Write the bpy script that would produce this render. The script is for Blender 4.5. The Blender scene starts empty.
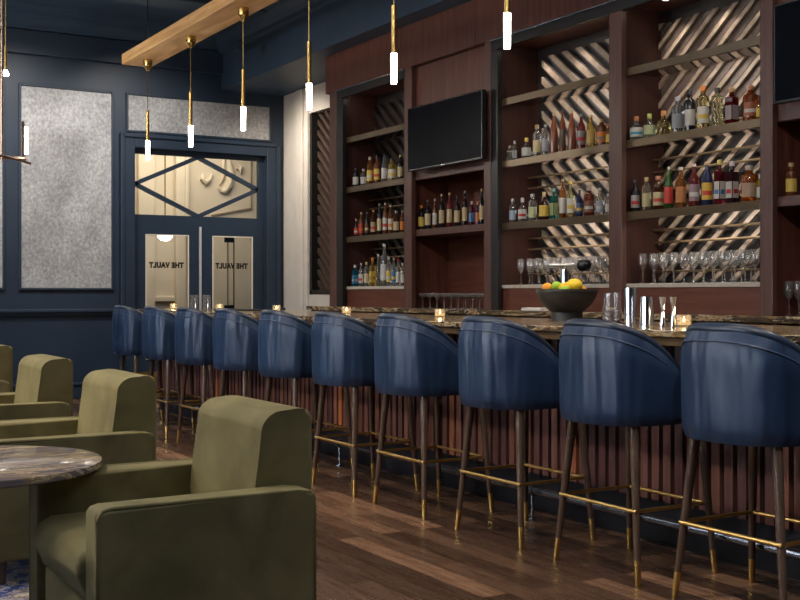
import bpy, bmesh, math, random
from mathutils import Vector, Matrix
random.seed(7)
sc = bpy.context.scene
col = sc.collection
F = 1140.0; H = 1.22; HZ = 293.0
FN, FU = .5123, .8588          # forward direction of the view in room axes (X towards the bar, Y along it)

# ---------- helpers ----------
def yline(x, N):
    a = (x-400)/F
    return N*(FU-FN*a)/(FN+FU*a)
def nline(x, Y):
    a = (x-400)/F
    return Y*(FN+FU*a)/(FU-FN*a)
def depth(X, Y): return FN*X+FU*Y
def zat(X, Y, py): return H+(HZ-py)*depth(X, Y)/F

def S(o, label=None, cat=None, group=None, kind=None):
    if label: o['label'] = label
    if cat: o['category'] = cat
    if group: o['group'] = group
    if kind: o['kind'] = kind
    return o
def empty(name, loc, label=None, cat=None, group=None, kind=None, rz=0):
    o = bpy.data.objects.new(name, None); col.objects.link(o)
    o.location = loc; o.rotation_euler = (0, 0, rz); o.empty_display_size = .05
    return S(o, label, cat, group, kind)
def copy_thing(root, loc=None):
    def rec(o, par):
        c = o.copy(); col.objects.link(c); c.parent = par
        for ch in o.children: rec(ch, c)
        return c
    c = rec(root, None)
    if loc is not None: c.location = loc
    return c

class MB:
    def __init__(s): s.bm = bmesh.new()
    def box(s, x0, x1, y0, y1, z0, z1, bev=0, seg=2):
        r = bmesh.ops.create_cube(s.bm, size=1)
        vs = r['verts']
        for v in vs:
            v.co.x = x0+(v.co.x+.5)*(x1-x0); v.co.y = y0+(v.co.y+.5)*(y1-y0); v.co.z = z0+(v.co.z+.5)*(z1-z0)
        if bev:
            es = list({e for v in vs for e in v.link_edges})
            bmesh.ops.bevel(s.bm, geom=es, offset=bev, segments=seg, profile=.5, affect='EDGES')
        return s
    def lathe(s, prof, n=20, c=(0, 0, 0), a0=0, a1=2*math.pi, sx=1, sy=1, axis=None):
        full = abs(a1-a0-2*math.pi) < 1e-6
        cnt = n if full else n+1
        rings = []
        M = axis if axis is not None else Matrix.Identity(4)
        for (r, z) in prof:
            if r < 1e-5 and full:
                rings.append([s.bm.verts.new(Vector(c)+M @ Vector((0, 0, z)))])
            else:
                rings.append([s.bm.verts.new(Vector(c)+M @ Vector((r*sx*math.cos(a0+(a1-a0)*k/n), r*sy*math.sin(a0+(a1-a0)*k/n), z))) for k in range(cnt)])
        for A, B in zip(rings, rings[1:]):
            m = n
            for k in range(m):
                k2 = (k+1) % cnt if full else k+1
                if len(A) == 1 and len(B) == 1: continue
                if len(A) == 1: s.bm.faces.new((A[0], B[k2], B[k]))
                elif len(B) == 1: s.bm.faces.new((A[k], A[k2], B[0]))
                else: s.bm.faces.new((A[k], A[k2], B[k2], B[k]))
        return s
    def cone(s, p0, p1, r0, r1, n=14):
        p0 = Vector(p0); p1 = Vector(p1); d = p1-p0; L = d.length
        M = d.to_track_quat('Z', 'Y').to_matrix().to_4x4()
        return s.lathe([(0, 0), (r0, 0), (r1, L), (0, L)], n, tuple(p0), axis=M)
    def tube(s, pts, r, n=8, closed=False):
        pts = [Vector(p) for p in pts]; rings = []
        m = len(pts)
        for i, p in enumerate(pts):
            if closed: d = pts[(i+1) % m]-pts[i-1]
            else: d = pts[min(i+1, m-1)]-pts[max(i-1, 0)]
            q = d.to_track_quat('Z', 'Y').to_matrix()
            rr = r(i/(m-1)) if callable(r) else r
            ring = [Vector((rr*math.cos(2*math.pi*k/n), rr*math.sin(2*math.pi*k/n), 0)) for k in range(n)]
            vv = [p+q @ v for v in ring]
            if rings:   # align to the previous ring to avoid twisting
                prev = rings[-1]
                best = min(range(n), key=lambda o: (vv[o]-prev[0].co).length)
                vv = vv[best:]+vv[:best]
            rings.append([s.bm.verts.new(v) for v in vv])
        pairs = list(zip(rings, rings[1:]))
        if closed: pairs.append((rings[-1], rings[0]))
        for A, B in pairs:
            off = 0
            if B is rings[0] and closed:
                off = min(range(n), key=lambda o: (B[o].co-A[0].co).length)
            for k in range(n): s.bm.faces.new((A[k], A[(k+1) % n], B[(k+1+off) % n], B[(k+off) % n]))
        if not closed:
            s.bm.faces.new(rings[0][::-1]); s.bm.faces.new(rings[-1])
        return s
    def prism(s, poly, ext, axis='x'):
        """poly: list of 2D points; axis = extrude axis, ext = (lo, hi). 2D coords are the other two axes in order."""
        def mk(a, b, t):
            return {'x': (t, a, b), 'y': (a, t, b), 'z': (a, b, t)}[axis]
        A = [s.bm.verts.new(mk(a, b, ext[0])) for a, b in poly]
        B = [s.bm.verts.new(mk(a, b, ext[1])) for a, b in poly]
        n = len(poly)
        s.bm.faces.new(A); s.bm.faces.new(B[::-1])
        for k in range(n): s.bm.faces.new((A[k], B[k], B[(k+1) % n], A[(k+1) % n]))
        return s
    def bevel(s, w, seg=3, ang=30):
        es = [e for e in s.bm.edges if len(e.link_faces) == 2 and e.calc_face_angle(0) > math.radians(ang)]
        bmesh.ops.bevel(s.bm, geom=es, offset=w, segments=seg, profile=.5, affect='EDGES')
        return s
    def build(s, name, mat, parent=None, smooth=False, loc=None):
        bmesh.ops.recalc_face_normals(s.bm, faces=s.bm.faces)
        me = bpy.data.meshes.new(name); s.bm.to_mesh(me); s.bm.free()
        me.materials.append(mat)
        if smooth:
            me.polygons.foreach_set('use_smooth', [True]*len(me.polygons))
            if smooth != 'all': me.set_sharp_from_angle(angle=math.radians(40))
        o = bpy.data.objects.new(name, me); col.objects.link(o)
        if parent: o.parent = parent
        if loc: o.location = loc
        return o
def share(name, src, parent):
    o = bpy.data.objects.new(name, src.data); col.objects.link(o); o.parent = parent; return o

def clip_rect(poly, y0, y1, z0, z1):
    def cl(P, ins, inter):
        out = []
        for i in range(len(P)):
            a, b = P[i-1], P[i]
            if ins(b):
                if not ins(a): out.append(inter(a, b))
                out.append(b)
            elif ins(a): out.append(inter(a, b))
        return out
    def lx(v): return lambda a, b: (v, a[1]+(b[1]-a[1])*(v-a[0])/(b[0]-a[0]))
    def lz(v): return lambda a, b: (a[0]+(b[0]-a[0])*(v-a[1])/(b[1]-a[1]), v)
    for ins, it in ((lambda p: p[0] >= y0, lx(y0)), (lambda p: p[0] <= y1, lx(y1)), (lambda p: p[1] >= z0, lz(z0)), (lambda p: p[1] <= z1, lz(z1))):
        if not poly: return []
        poly = cl(poly, ins, it)
    return poly

# ---------- materials ----------
MATS = {}
def mat(name, rgb=(.5, .5, .5), rough=.5, metal=0, trans=0, emit=None, es=0, coat=0, sheen=0, ior=1.45, spec=.5):
    m = bpy.data.materials.new(name); m.use_nodes = True
    b = m.node_tree.nodes['Principled BSDF']
    b.inputs['Base Color'].default_value = (*rgb, 1); b.inputs['Roughness'].default_value = rough
    b.inputs['Metallic'].default_value = metal; b.inputs['Transmission Weight'].default_value = trans
    b.inputs['Coat Weight'].default_value = coat; b.inputs['IOR'].default_value = ior
    b.inputs['Specular IOR Level'].default_value = spec
    if coat: b.inputs['Coat Roughness'].default_value = .12
    if sheen:
        b.inputs['Sheen Weight'].default_value = sheen; b.inputs['Sheen Roughness'].default_value = .4
    if emit: b.inputs['Emission Color'].default_value = (*emit, 1); b.inputs['Emission Strength'].default_value = es
    MATS[name] = m
    return m
def nodes(m): return m.node_tree.nodes, m.node_tree.links, m.node_tree.nodes['Principled BSDF']
def ramp(nt, stops):
    r = nt.new('ShaderNodeValToRGB'); e = r.color_ramp.elements
    while len(e) < len(stops): e.new(.5)
    for k, (p, c) in enumerate(stops): e[k].position = p; e[k].color = (*c, 1)
    return r
def coords(n, l, scale=(1, 1, 1), rot=(0, 0, 0), world=False):
    t = n.new('ShaderNodeNewGeometry' if world else 'ShaderNodeTexCoord'); mp = n.new('ShaderNodeMapping')
    mp.inputs['Scale'].default_value = scale; mp.inputs['Rotation'].default_value = rot
    l.new(t.outputs['Position' if world else 'Object'], mp.inputs['Vector']); return mp
def noise(n, l, mp, scale, detail=3, dist=0, rough=.5):
    t = n.new('ShaderNodeTexNoise'); t.inputs['Scale'].default_value = scale; t.inputs['Detail'].default_value = detail
    t.inputs['Distortion'].default_value = dist; t.inputs['Roughness'].default_value = rough
    l.new(mp.outputs['Vector'], t.inputs['Vector']); return t
def bump(n, l, b, src, strength, dist=.01):
    bp = n.new('ShaderNodeBump'); bp.inputs['Strength'].default_value = strength; bp.inputs['Distance'].default_value = dist
    l.new(src, bp.inputs['Height']); l.new(bp.outputs['Normal'], b.inputs['Normal'])
def noisy(name, stops, scale, sc3=(1, 1, 1), rough=.5, bumpS=0, detail=4, dist=0, bd=.01, **k):
    m = mat(name, stops[0][1], rough, **k); n, l, b = nodes(m)
    mp = coords(n, l, sc3, world=True); t = noise(n, l, mp, scale, detail, dist)
    r = ramp(n, stops); l.new(t.outputs['Fac'], r.inputs['Fac']); l.new(r.outputs['Color'], b.inputs['Base Color'])
    if bumpS: bump(n, l, b, t.outputs['Fac'], bumpS, bd)
    return m

navy = noisy('navy_paint', [(.3, (.016, .029, .052)), (.7, (.020, .035, .060))], 3, rough=.42)
navyc = noisy('navy_ceiling_paint', [(.3, (.026, .050, .088)), (.7, (.034, .060, .102))], 2, rough=.5)
cream = noisy('cream_plaster', [(.3, (.66, .60, .50)), (.7, (.72, .66, .56))], 3, rough=.6)
white = noisy('stone_white_panel', [(.3, (.62, .59, .55)), (.7, (.70, .67, .63))], 5, rough=.55)
walnut = noisy('walnut_veneer', [(.3, (.085, .028, .022)), (.55, (.130, .046, .034)), (.75, (.18, .070, .050))], 4, (6, 6, .5), rough=.38, detail=6)
walnut_shade = noisy('shaded_walnut', [(.3, (.035, .013, .011)), (.7, (.055, .022, .017))], 4, (6, 6, .5), rough=.42, detail=6)  # walnut veneer darkened, shade inside the bays put into its colour
walnuth = noisy('walnut_across', [(.3, (.085, .026, .018)), (.55, (.12, .040, .027)), (.75, (.16, .06, .04))], 4, (6, .6, 8), rough=.38, detail=6)
stile = noisy('walnut_stile', [(.3, (.078, .036, .030)), (.7, (.125, .062, .050))], 4, (8, 8, .5), rough=.4, detail=6)
darkin = noisy('dark_interior', [(.3, (.012, .010, .010)), (.7, (.02, .016, .015))], 5, rough=.5)
slatm = noisy('tan_slat_wood', [(.3, (.30, .23, .175)), (.6, (.40, .32, .25)), (.8, (.48, .40, .33))], 8, (2, 3, 3), rough=.4, detail=5)
slatd = noisy('dark_slat_wood', [(.3, (.045, .03, .025)), (.8, (.085, .058, .048))], 8, (2, 3, 3), rough=.4, detail=5)
slat_shade = mat('shaded_slat', (.022, .016, .014), .35)  # slat wood with the unlit bay's shade put into its colour
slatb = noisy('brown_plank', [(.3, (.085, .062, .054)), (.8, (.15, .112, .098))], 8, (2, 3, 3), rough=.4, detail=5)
mirrorm = mat('mirror_polished_underside', (.42, .38, .33), .07, 1)
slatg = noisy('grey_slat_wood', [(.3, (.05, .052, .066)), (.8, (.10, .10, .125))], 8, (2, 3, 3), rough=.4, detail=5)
bronze = noisy('bronze_metal', [(.3, (.115, .082, .048)), (.7, (.155, .114, .070))], 6, (1, .3, 1), rough=.30, metal=.55)
dbronze = mat('dark_bronze_frame', (.022, .022, .023), .38, .4)
rodm = mat('rod_brass', (.22, .16, .09), .4, .8)
brass = mat('polished_brass', (.62, .40, .13), .24, 1)
sbrass = noisy('satin_brass', [(.3, (.60, .39, .12)), (.7, (.70, .47, .17))], 20, rough=.36, metal=1)
plate = noisy('etched_plate', [(.45, (.20, .20, .20)), (.6, (.42, .42, .41))], 60, rough=.4, metal=.6)
copperm = mat('brushed_copper', (.34, .24, .18), .35, .9)
tapem = mat('brown_edge_strip', (.22, .17, .12), .5)
greym = mat('pale_grey_strip', (.42, .43, .46), .35)  # pale grey stands in for bright light along the door joint
plinthm = mat('black_navy_plinth', (.010, .014, .022), .35)
steel = mat('polished_steel', (.78, .80, .83), .14, 1)
chrome = mat('chrome', (.75, .75, .76), .12, 1)
railm = mat('dark_steel_rail', (.36, .41, .50), .24, 1)
black = mat('black_plastic', (.008, .009, .011), .25)
screen = mat('tv_screen', (.003, .004, .008), .30, spec=.03)
glass = mat('clear_glass', (1, 1, 1), .0, trans=.93, ior=1.45)  # a little diffuse white mixed in, standing in for bright highlights
cutg = mat('cut_glass', (1, 1, 1), .02, trans=.96, ior=1.45)
pane = mat('window_glass', (.97, .97, .95), .0, trans=1, ior=1.02)
leather = noisy('navy_leather', [(.3, (.014, .033, .080)), (.7, (.020, .045, .104))], 3.2, (2, 2, .3), rough=.40, bumpS=.8, bd=.08, detail=2)
leatherd = noisy('navy_leather_edge', [(.3, (.012, .021, .045)), (.7, (.017, .030, .06))], 3, rough=.34, bumpS=.1, bd=.02, detail=1)
pipingm = mat('leather_piping', (.04, .07, .14), .35)
legm = noisy('stool_leg_wood', [(.3, (.075, .048, .036)), (.7, (.12, .082, .064))], 10, (6, 6, .8), rough=.33)
beamm = noisy('oak_beam_wood', [(.25, (.55, .27, .09)), (.5, (.78, .45, .18)), (.75, (.92, .62, .30))], 3, (3, .5, 6), rough=.5, detail=8, dist=.6)
ceramic = noisy('black_ceramic', [(.3, (.025, .024, .023)), (.7, (.04, .038, .036))], 20, rough=.5)
lemonm = noisy('lemon_skin', [(.3, (.85, .55, .02)), (.7, (.95, .68, .05))], 60, rough=.4, bumpS=.1, bd=.002)
orangem = noisy('orange_skin', [(.3, (.9, .33, .015)), (.7, (.95, .42, .03))], 60, rough=.4, bumpS=.15, bd=.002)
limem = noisy('lime_skin', [(.3, (.30, .55, .02)), (.7, (.42, .66, .05))], 60, rough=.4)
towelm = noisy('white_cloth', [(.3, (.72, .70, .68)), (.7, (.8, .78, .75))], 60, rough=.9, bumpS=.2, bd=.002)
tubem = mat('lit_tube', (1, .95, .85), .3, emit=(1, .90, .76), es=22)
flame = mat('candle_flame', (1, .6, .2), .5, emit=(1, .58, .20), es=60)
wax = mat('candle_wax', (.9, .75, .5), .5, emit=(1, .62, .25), es=.35)
votive = mat('votive_glass', (1, .95, .86), .12, trans=.95, ior=1.3, emit=(1, .72, .38), es=.02)
domem = mat('dome_lamp_glass', (1, 1, 1), .4, emit=(1, .93, .8), es=7)
spotm = mat('downlight_lens', (1, 1, 1), .4, emit=(1, .88, .72), es=25)
letterm = mat('dark_lettering', (.03, .022, .015), .5)
rubber = mat('dark_rubber', (.01, .01, .01), .6)

def velvet():
    m = mat('olive_velvet', (.12, .11, .05), .8, sheen=.32); n, l, b = nodes(m)
    b.inputs['Sheen Tint'].default_value = (.75, .70, .35, 1)
    mp = coords(n, l, (1, 1, 1.0), world=True); t = noise(n, l, mp, 5, 5, .5)
    r = ramp(n, [(.3, (.112, .092, .035)), (.5, (.165, .138, .055)), (.72, (.225, .190, .082))])
    l.new(t.outputs['Fac'], r.inputs['Fac']); l.new(r.outputs['Color'], b.inputs['Base Color'])
    t2 = noise(n, l, mp, 350, 2); bump(n, l, b, t2.outputs['Fac'], .12, .002)
    return m
velvetm = velvet()
def marble(name, sc3, base, mid, gold, light, rough=.12):
    m = mat(name, base, rough); n, l, b = nodes(m)
    mp = coords(n, l, sc3, world=True); t = noise(n, l, mp, 2.2, 8, 1.2, .68)
    r = ramp(n, [(.30, base), (.42, mid), (.475, gold), (.50, light), (.525, base), (.60, mid), (.655, gold), (.70, base)])
    l.new(t.outputs['Fac'], r.inputs['Fac']); l.new(r.outputs['Color'], b.inputs['Base Color'])
    return m
marblebar = marble('dark_veined_marble', (3.2, .8, 4), (.035, .027, .020), (.11, .085, .062), (.34, .22, .09), (.60, .50, .36))
marbletab = marble('table_marble', (.7, 5.0, 9), (.13, .115, .135), (.21, .18, .195), (.42, .27, .12), (.74, .62, .46), .16)
marblewhite = marble('pale_ledge_stone', (3, 3, 3), (.45, .42, .38), (.6, .57, .53), (.5, .44, .34), (.7, .68, .65), .25)
def wallpaper():
    m = mat('silver_textile', (.3, .3, .3), .55, .15); n, l, b = nodes(m)
    mp = coords(n, l, (1, 1, .8), world=True); t = noise(n, l, mp, 32, 4, .3, .7); t2 = noise(n, l, mp, 3, 2)
    mx = n.new('ShaderNodeMath'); mx.operation = 'ADD'; mm = n.new('ShaderNodeMath'); mm.operation = 'MULTIPLY'; mm.inputs[1].default_value = .35
    l.new(t2.outputs['Fac'], mm.inputs[0]); l.new(t.outputs['Fac'], mx.inputs[0]); l.new(mm.outputs[0], mx.inputs[1])
    r = ramp(n, [(.48, (.22, .22, .228)), (.66, (.33, .33, .338)), (.85, (.48, .48, .488))])
    l.new(mx.outputs[0], r.inputs['Fac']); l.new(r.outputs['Color'], b.inputs['Base Color'])
    return m
paperm = wallpaper()
def floorm():
    m = mat('walnut_floor_boards', (.1, .05, .03), .34); n, l, b = nodes(m)
    mp = coords(n, l, (1, 1, 1), (0, 0, math.radians(90)), world=True)
    br = n.new('ShaderNodeTexBrick'); l.new(mp.outputs['Vector'], br.inputs['Vector'])
    br.inputs['Scale'].default_value = 1; br.inputs['Brick Width'].default_value = 1.25; br.inputs['Row Height'].default_value = .125
    br.inputs['Mortar Size'].default_value = .0016; br.inputs['Mortar Smooth'].default_value = 0; br.offset = .37
    br.inputs['Color1'].default_value = (0, 0, 0, 1); br.inputs['Color2'].default_value = (1, 1, 1, 1); br.inputs['Mortar'].default_value = (.0, .0, .0, 1)
    r = ramp(n, [(0, (.034, .019, .013)), (.35, (.060, .034, .022)), (.7, (.098, .056, .035)), (1, (.23, .13, .08))])
    l.new(br.outputs['Color'], r.inputs['Fac'])
    mg = coords(n, l, (9, .7, 1), world=True); g = noise(n, l, mg, 4, 7, .4)
    mx = n.new('ShaderNodeMix'); mx.data_type = 'RGBA'; mx.blend_type = 'MULTIPLY'; mx.inputs['Factor'].default_value = .75
    rg = ramp(n, [(.3, (.62, .6, .58)), (.7, (1.25, 1.22, 1.2))]); l.new(g.outputs['Fac'], rg.inputs['Fac'])
    l.new(r.outputs['Color'], mx.inputs[6]); l.new(rg.outputs['Color'], mx.inputs[7])
    m2 = n.new('ShaderNodeMix'); m2.data_type = 'RGBA'; m2.inputs[7].default_value = (.02, .01, .006, 1)
    l.new(br.outputs['Fac'], m2.inputs['Factor']); l.new(mx.outputs[2], m2.inputs[6]); l.new(m2.outputs[2], b.inputs['Base Color'])
    rr = ramp(n, [(.3, (.20,)*3), (.7, (.36,)*3)]); l.new(g.outputs['Fac'], rr.inputs['Fac']); l.new(rr.outputs['Color'], b.inputs['Roughness'])
    bump(n, l, b, g.outputs['Fac'], .08, .004)
    return m
def rugm():
    m = mat('blue_patterned_rug', (.02, .04, .2), .95); n, l, b = nodes(m)
    mp = coords(n, l, (1, 1, 1), world=True); t = noise(n, l, mp, 9, 6, 1.2, .65)
    r = ramp(n, [(.40, (.012, .018, .07)), (.48, (.02, .05, .22)), (.52, (.45, .42, .42)), (.56, (.05, .03, .03)), (.62, (.55, .48, .40)), (.70, (.02, .03, .12))])
    l.new(t.outputs['Fac'], r.inputs['Fac']); l.new(r.outputs['Color'], b.inputs['Base Color'])
    t2 = noise(n, l, mp, 400, 2); bump(n, l, b, t2.outputs['Fac'], .6, .004)
    return m
def slatfront():
    m = mat('bar_slat_wood', (.1, .04, .03), .42); n, l, b = nodes(m)
    mp = coords(n, l, (1, 1/.078, .0001), world=True); mp.inputs['Location'].default_value = (0, -(1.364-.014)/.078, 0)
    w = n.new('ShaderNodeTexWhiteNoise'); w.noise_dimensions = '1D'
    sep = n.new('ShaderNodeSeparateXYZ'); l.new(mp.outputs['Vector'], sep.inputs[0])
    fl = n.new('ShaderNodeMath'); fl.operation = 'FLOOR'; l.new(sep.outputs['Y'], fl.inputs[0]); l.new(fl.outputs[0], w.inputs['W'])
    r = ramp(n, [(0, (.090, .042, .046)), (.5, (.155, .074, .068)), (.85, (.23, .100, .072)), (1, (.50, .16, .055))])
    l.new(w.outputs['Value'], r.inputs['Fac'])
    mg = coords(n, l, (8, 8, .6), world=True); g = noise(n, l, mg, 5, 6)
    rg = ramp(n, [(.3, (.65,)*3), (.7, (1.2,)*3)]); l.new(g.outputs['Fac'], rg.inputs['Fac'])
    mx = n.new('ShaderNodeMix'); mx.data_type = 'RGBA'; mx.blend_type = 'MULTIPLY'; mx.inputs['Factor'].default_value = 1
    l.new(r.outputs['Color'], mx.inputs[6]); l.new(rg.outputs['Color'], mx.inputs[7]); l.new(mx.outputs[2], b.inputs['Base Color'])
    return m
floormat = floorm(); rugmat = rugm(); slatf = slatfront()

def lmat(rgb, kind='label'):
    key = (kind, tuple(round(c, 3) for c in rgb))
    if key in MATS: return MATS[key]
    if kind == 'label': m = mat('paper', tuple(c*.72 for c in rgb), .55)
    elif kind == 'cap': m = mat('cap', tuple(c*.7 for c in rgb), .4)
    elif kind == 'clear': m = mat('bottle_glass_clear', rgb, .03, trans=.92, ior=1.4)
    elif kind == 'liquid': m = mat('bottle_glass_tinted', tuple(c*.85 for c in rgb), .05, trans=.78, ior=1.4)
    else: m = mat('bottle_glass_dark', rgb, .08)
    MATS[key] = m
    return m

# ---------- camera ----------
cd = bpy.data.cameras.new('camera'); cam = bpy.data.objects.new('camera', cd); col.objects.link(cam)
cam.location = (0, 0, H); cam.rotation_euler = (math.radians(90), 0, -math.atan2(FN, FU))
cd.sensor_width = 36; cd.lens = F/800*36; cd.shift_y = -(300-HZ)/800; cd.clip_start = .05
sc.camera = cam

# ---------- room shell ----------
YB = 13.3      # far wall
NR = 6.2       # side wall behind the bar
ZC = 4.45
def struct(name, mb, m, parent=None, smooth=False):
    o = mb.build(name, m, parent, smooth)
    if not parent: o['kind'] = 'structure'
    return o
struct('floor', MB().box(-4.5, NR+.3, -4, YB+.02, -.1, 0).box(-1, NR+2.6, YB+.02, 17.2, -.1, 0), floormat)
struct('ceiling', MB().box(-4.5, NR+.3, -4, YB+.3, ZC, ZC+.1), navyc)
w = MB(); wins = [(2.2, 3.9), (5.2, 6.9), (8.2, 9.9)]; ya = -4
for a, b in wins:
    w.box(-4.6, -4.5, ya, a, 0, ZC); w.box(-4.6, -4.5, a, b, 0, .7).box(-4.6, -4.5, a, b, 3.4, ZC); ya = b
w.box(-4.6, -4.5, ya, YB+.3, 0, ZC); struct('wall_left', w, navy)
for k, (a, b) in enumerate(wins):
    e = empty('window_%d' % (k+2), (-4.55, a, .7), kind='structure')
    w = MB(); wd_ = b-a
    for y0, y1, z0, z1 in ((0, .06, 0, 2.7), (wd_-.06, wd_, 0, 2.7), (0, wd_, 0, .06), (0, wd_, 2.64, 2.7), (wd_/2-.02, wd_/2+.02, 0, 2.7), (0, wd_, 1.33, 1.37)): w.box(-.04, .04, y0, y1, z0, z1, .004)
    w.build('window_frame', navy, e); MB().box(-.004, .004, .06, wd_-.06, .06, 2.64).build('pane', pane, e)
    ld = bpy.data.lights.new('daylight', 'AREA'); ld.shape = 'RECTANGLE'; ld.size = 2.6; ld.size_y = wd_; ld.energy = 95; ld.color = (.86, .92, 1)
    o = bpy.data.objects.new('daylight', ld); col.objects.link(o); o.location = (-4.75, (a+b)/2, 2.05); o.rotation_euler = (0, math.radians(-90), 0)
struct('wall_front', MB().box(-4.5, NR+.3, -4.1, -4, 0, ZC), navy)
# far wall with the door opening
dn0, dn1, dzt = nline(134, YB), nline(265.5, YB), 2.95
struct('wall_back', MB().box(-4.5, dn0, YB, YB+.18, 0, ZC).box(dn1, NR+.3, YB, YB+.18, 0, ZC).box(dn0, dn1, YB, YB+.18, dzt, ZC), navy)
# side wall, pale panelling around the slatted recess
ry0, ry1 = 10.2, yline(309.5, NR)
rz0, rz1 = 1.2, 3.42
w = MB().box(NR, NR+.25, ry1, YB, 0, ZC).box(NR, NR+.25, -4, ry0, 0, ZC).box(NR, NR+.25, ry0, ry1, rz1, ZC).box(NR, NR+.25, ry0, ry1, 0, rz0)
w.box(NR+.25, NR+.3, -4, YB, 0, ZC)
struct('wall_right', w, white)
w = MB()
for px in (299, 302, 307.5):
    y = yline(px, NR); w.box(NR-.03, NR, y-.05, y+.05, 0, 3.78, .008)
struct('trim_1', w, white)
# bulkhead over the bar + crown mouldings
NB = 5.35; ZB = 3.72+.02
struct('trim_2', MB().box(NB, NR+.02, -4, YB-.001, ZB, ZC), navyc)
def crown(name, pts, axis, ext, m=navyc):
    return struct(name, MB().prism(pts, ext, axis), m)
crown('trim_3', [(NB, 4.17), (NB-.05, 4.19), (NB-.05, 4.23), (NB-.10, 4.27), (NB-.14, 4.34), (NB-.20, 4.37), (NB-.20, ZC), (NB, ZC)], 'y', (-4, YB))
crown('trim_4', [(YB, 4.20), (YB-.04, 4.22), (YB-.04, 4.24), (YB-.10, 4.28), (YB-.14, 4.31), (YB-.14, 4.36), (YB-.24, 4.39), (YB-.24, ZC), (YB, ZC)], 'x', (-4.5, NB))
struct('trim_5', MB().box(-4.5, NB, YB-.06, YB, 3.93, 4.2, .006), navy)
# ceiling beams making coffers
w = MB()
for (x0, x1) in ((-2.6, -2.2), (1.2, 1.6)): w.box(x0, x1, -4, YB-.3, 4.33, ZC+.01, .01)
for y0 in (3.2, 7.6, 11.6): w.box(-4.5, NB, y0, y0+.4, 4.331, ZC+.011, .01)
struct('trim_6', w, navyc)
# chair rail, baseboard
w = MB()
for a, b in ((-4.5, dn0-.17), (dn1+.16, NR)):
    w.box(a, b, YB-.035, YB, .96, .995, .006).box(a, b, YB-.06, YB, .995, 1.035, .008)
struct('trim_7', w, navy)
w = MB()
for a, b in ((-4.5, dn0-.17), (dn1+.16, NR)):
    w.box(a, b, YB-.03, YB, 0, .15, .006).box(a, b, YB-.045, YB, .15, .18, .006)
struct('baseboard_back', w, navy)
# textile panels in mouldings
def panel(n0, n1, z0, z1, idx, label):
    e = empty('wall_panel', (.5*(n0+n1), YB, z0), label, 'wall panel', 'silver textile wall panels')
    ox, oz = .5*(n0+n1), z0
    MB().box(n0-ox, n1-ox, -.012, 0, 0, z1-z0).build('textile', paperm, e)
    f = MB(); t = .028
    f.box(n0-t-ox, n0-ox, -.03, 0, -t, z1-z0+t, .006).box(n1-ox, n1+t-ox, -.03, 0, -t, z1-z0+t, .006)
    f.box(n0-ox, n1-ox, -.03, 0, -t, 0, .006).box(n0-ox, n1-ox, -.03, 0, z1-z0, z1-z0+t, .006)
    f.build('moulding', navy, e)
panel(2.93, 3.963, 1.28, 3.57, 0, 'tall silver grey textile wall panel, whole one left of the double doors')
panel(1.69, 2.725, 1.28, 3.57, 1, 'sliver of silver grey wall panel at the left edge of the photo')
panel(4.167, 5.994, 3.16, 3.575, 2, 'wide low silver grey textile panel above the double doors')

# ---------- doors with transom ----------
jn = YB-.03
w = MB()
cs = dn0-.16; ce = dn1+.16
w.box(cs, dn0, YB-.05, YB, 0, dzt+.14, .01).box(dn1, ce, YB-.05, YB, 0, dzt+.14, .01).box(dn0, dn1, YB-.05, YB, dzt, dzt+.14, .01)
w.box(cs-.02, cs+.03, YB-.075, YB, 0, dzt+.17, .008).box(ce-.03, ce+.02, YB-.075, YB, 0, dzt+.17, .008).box(cs, ce, YB-.075, YB, dzt+.12, dzt+.17, .008)
struct('trim_8', w, navy)
tz0, tz1 = 2.165, 2.895
tn0, tn1 = nline(136.5, YB), nline(260, YB)
win = empty('window_1', (0, YB+.06, 0), kind='structure')
w = MB(); w.box(dn0, dn1, 0, .05, tz1, dzt).box(dn0, dn1, 0, .05, tz0-.13, tz0).box(dn0, tn0, 0, .05, tz0, tz1).box(tn1, dn1, 0, .05, tz0, tz1)
tc = .5*(tn0+tn1); tzc = .5*(tz0+tz1)
def barxz(mb, p, q, wd, y0, y1):
    d = Vector((q[0]-p[0], q[1]-p[1])).normalized(); nn = Vector((-d.y, d.x))*wd/2
    mb.prism([(p[0]+nn.x, p[1]+nn.y), (q[0]+nn.x, q[1]+nn.y), (q[0]-nn.x, q[1]-nn.y), (p[0]-nn.x, p[1]-nn.y)], (y0, y1), 'y')
w.build('window_frame', navy, win)
w = MB()
for p, q in (((tn0, tzc), (tc, tz1)), ((tc, tz1), (tn1, tzc)), ((tn1, tzc), (tc, tz0)), ((tc, tz0), (tn0, tzc))): barxz(w, p, q, .05, -.005, .045)
w.build('diamond_muntin', navy, win)
MB().box(tn0, tn1, .018, .024, tz0, tz1).build('pane', pane, win)
gz1 = 1.93; gz0 = .42
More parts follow.
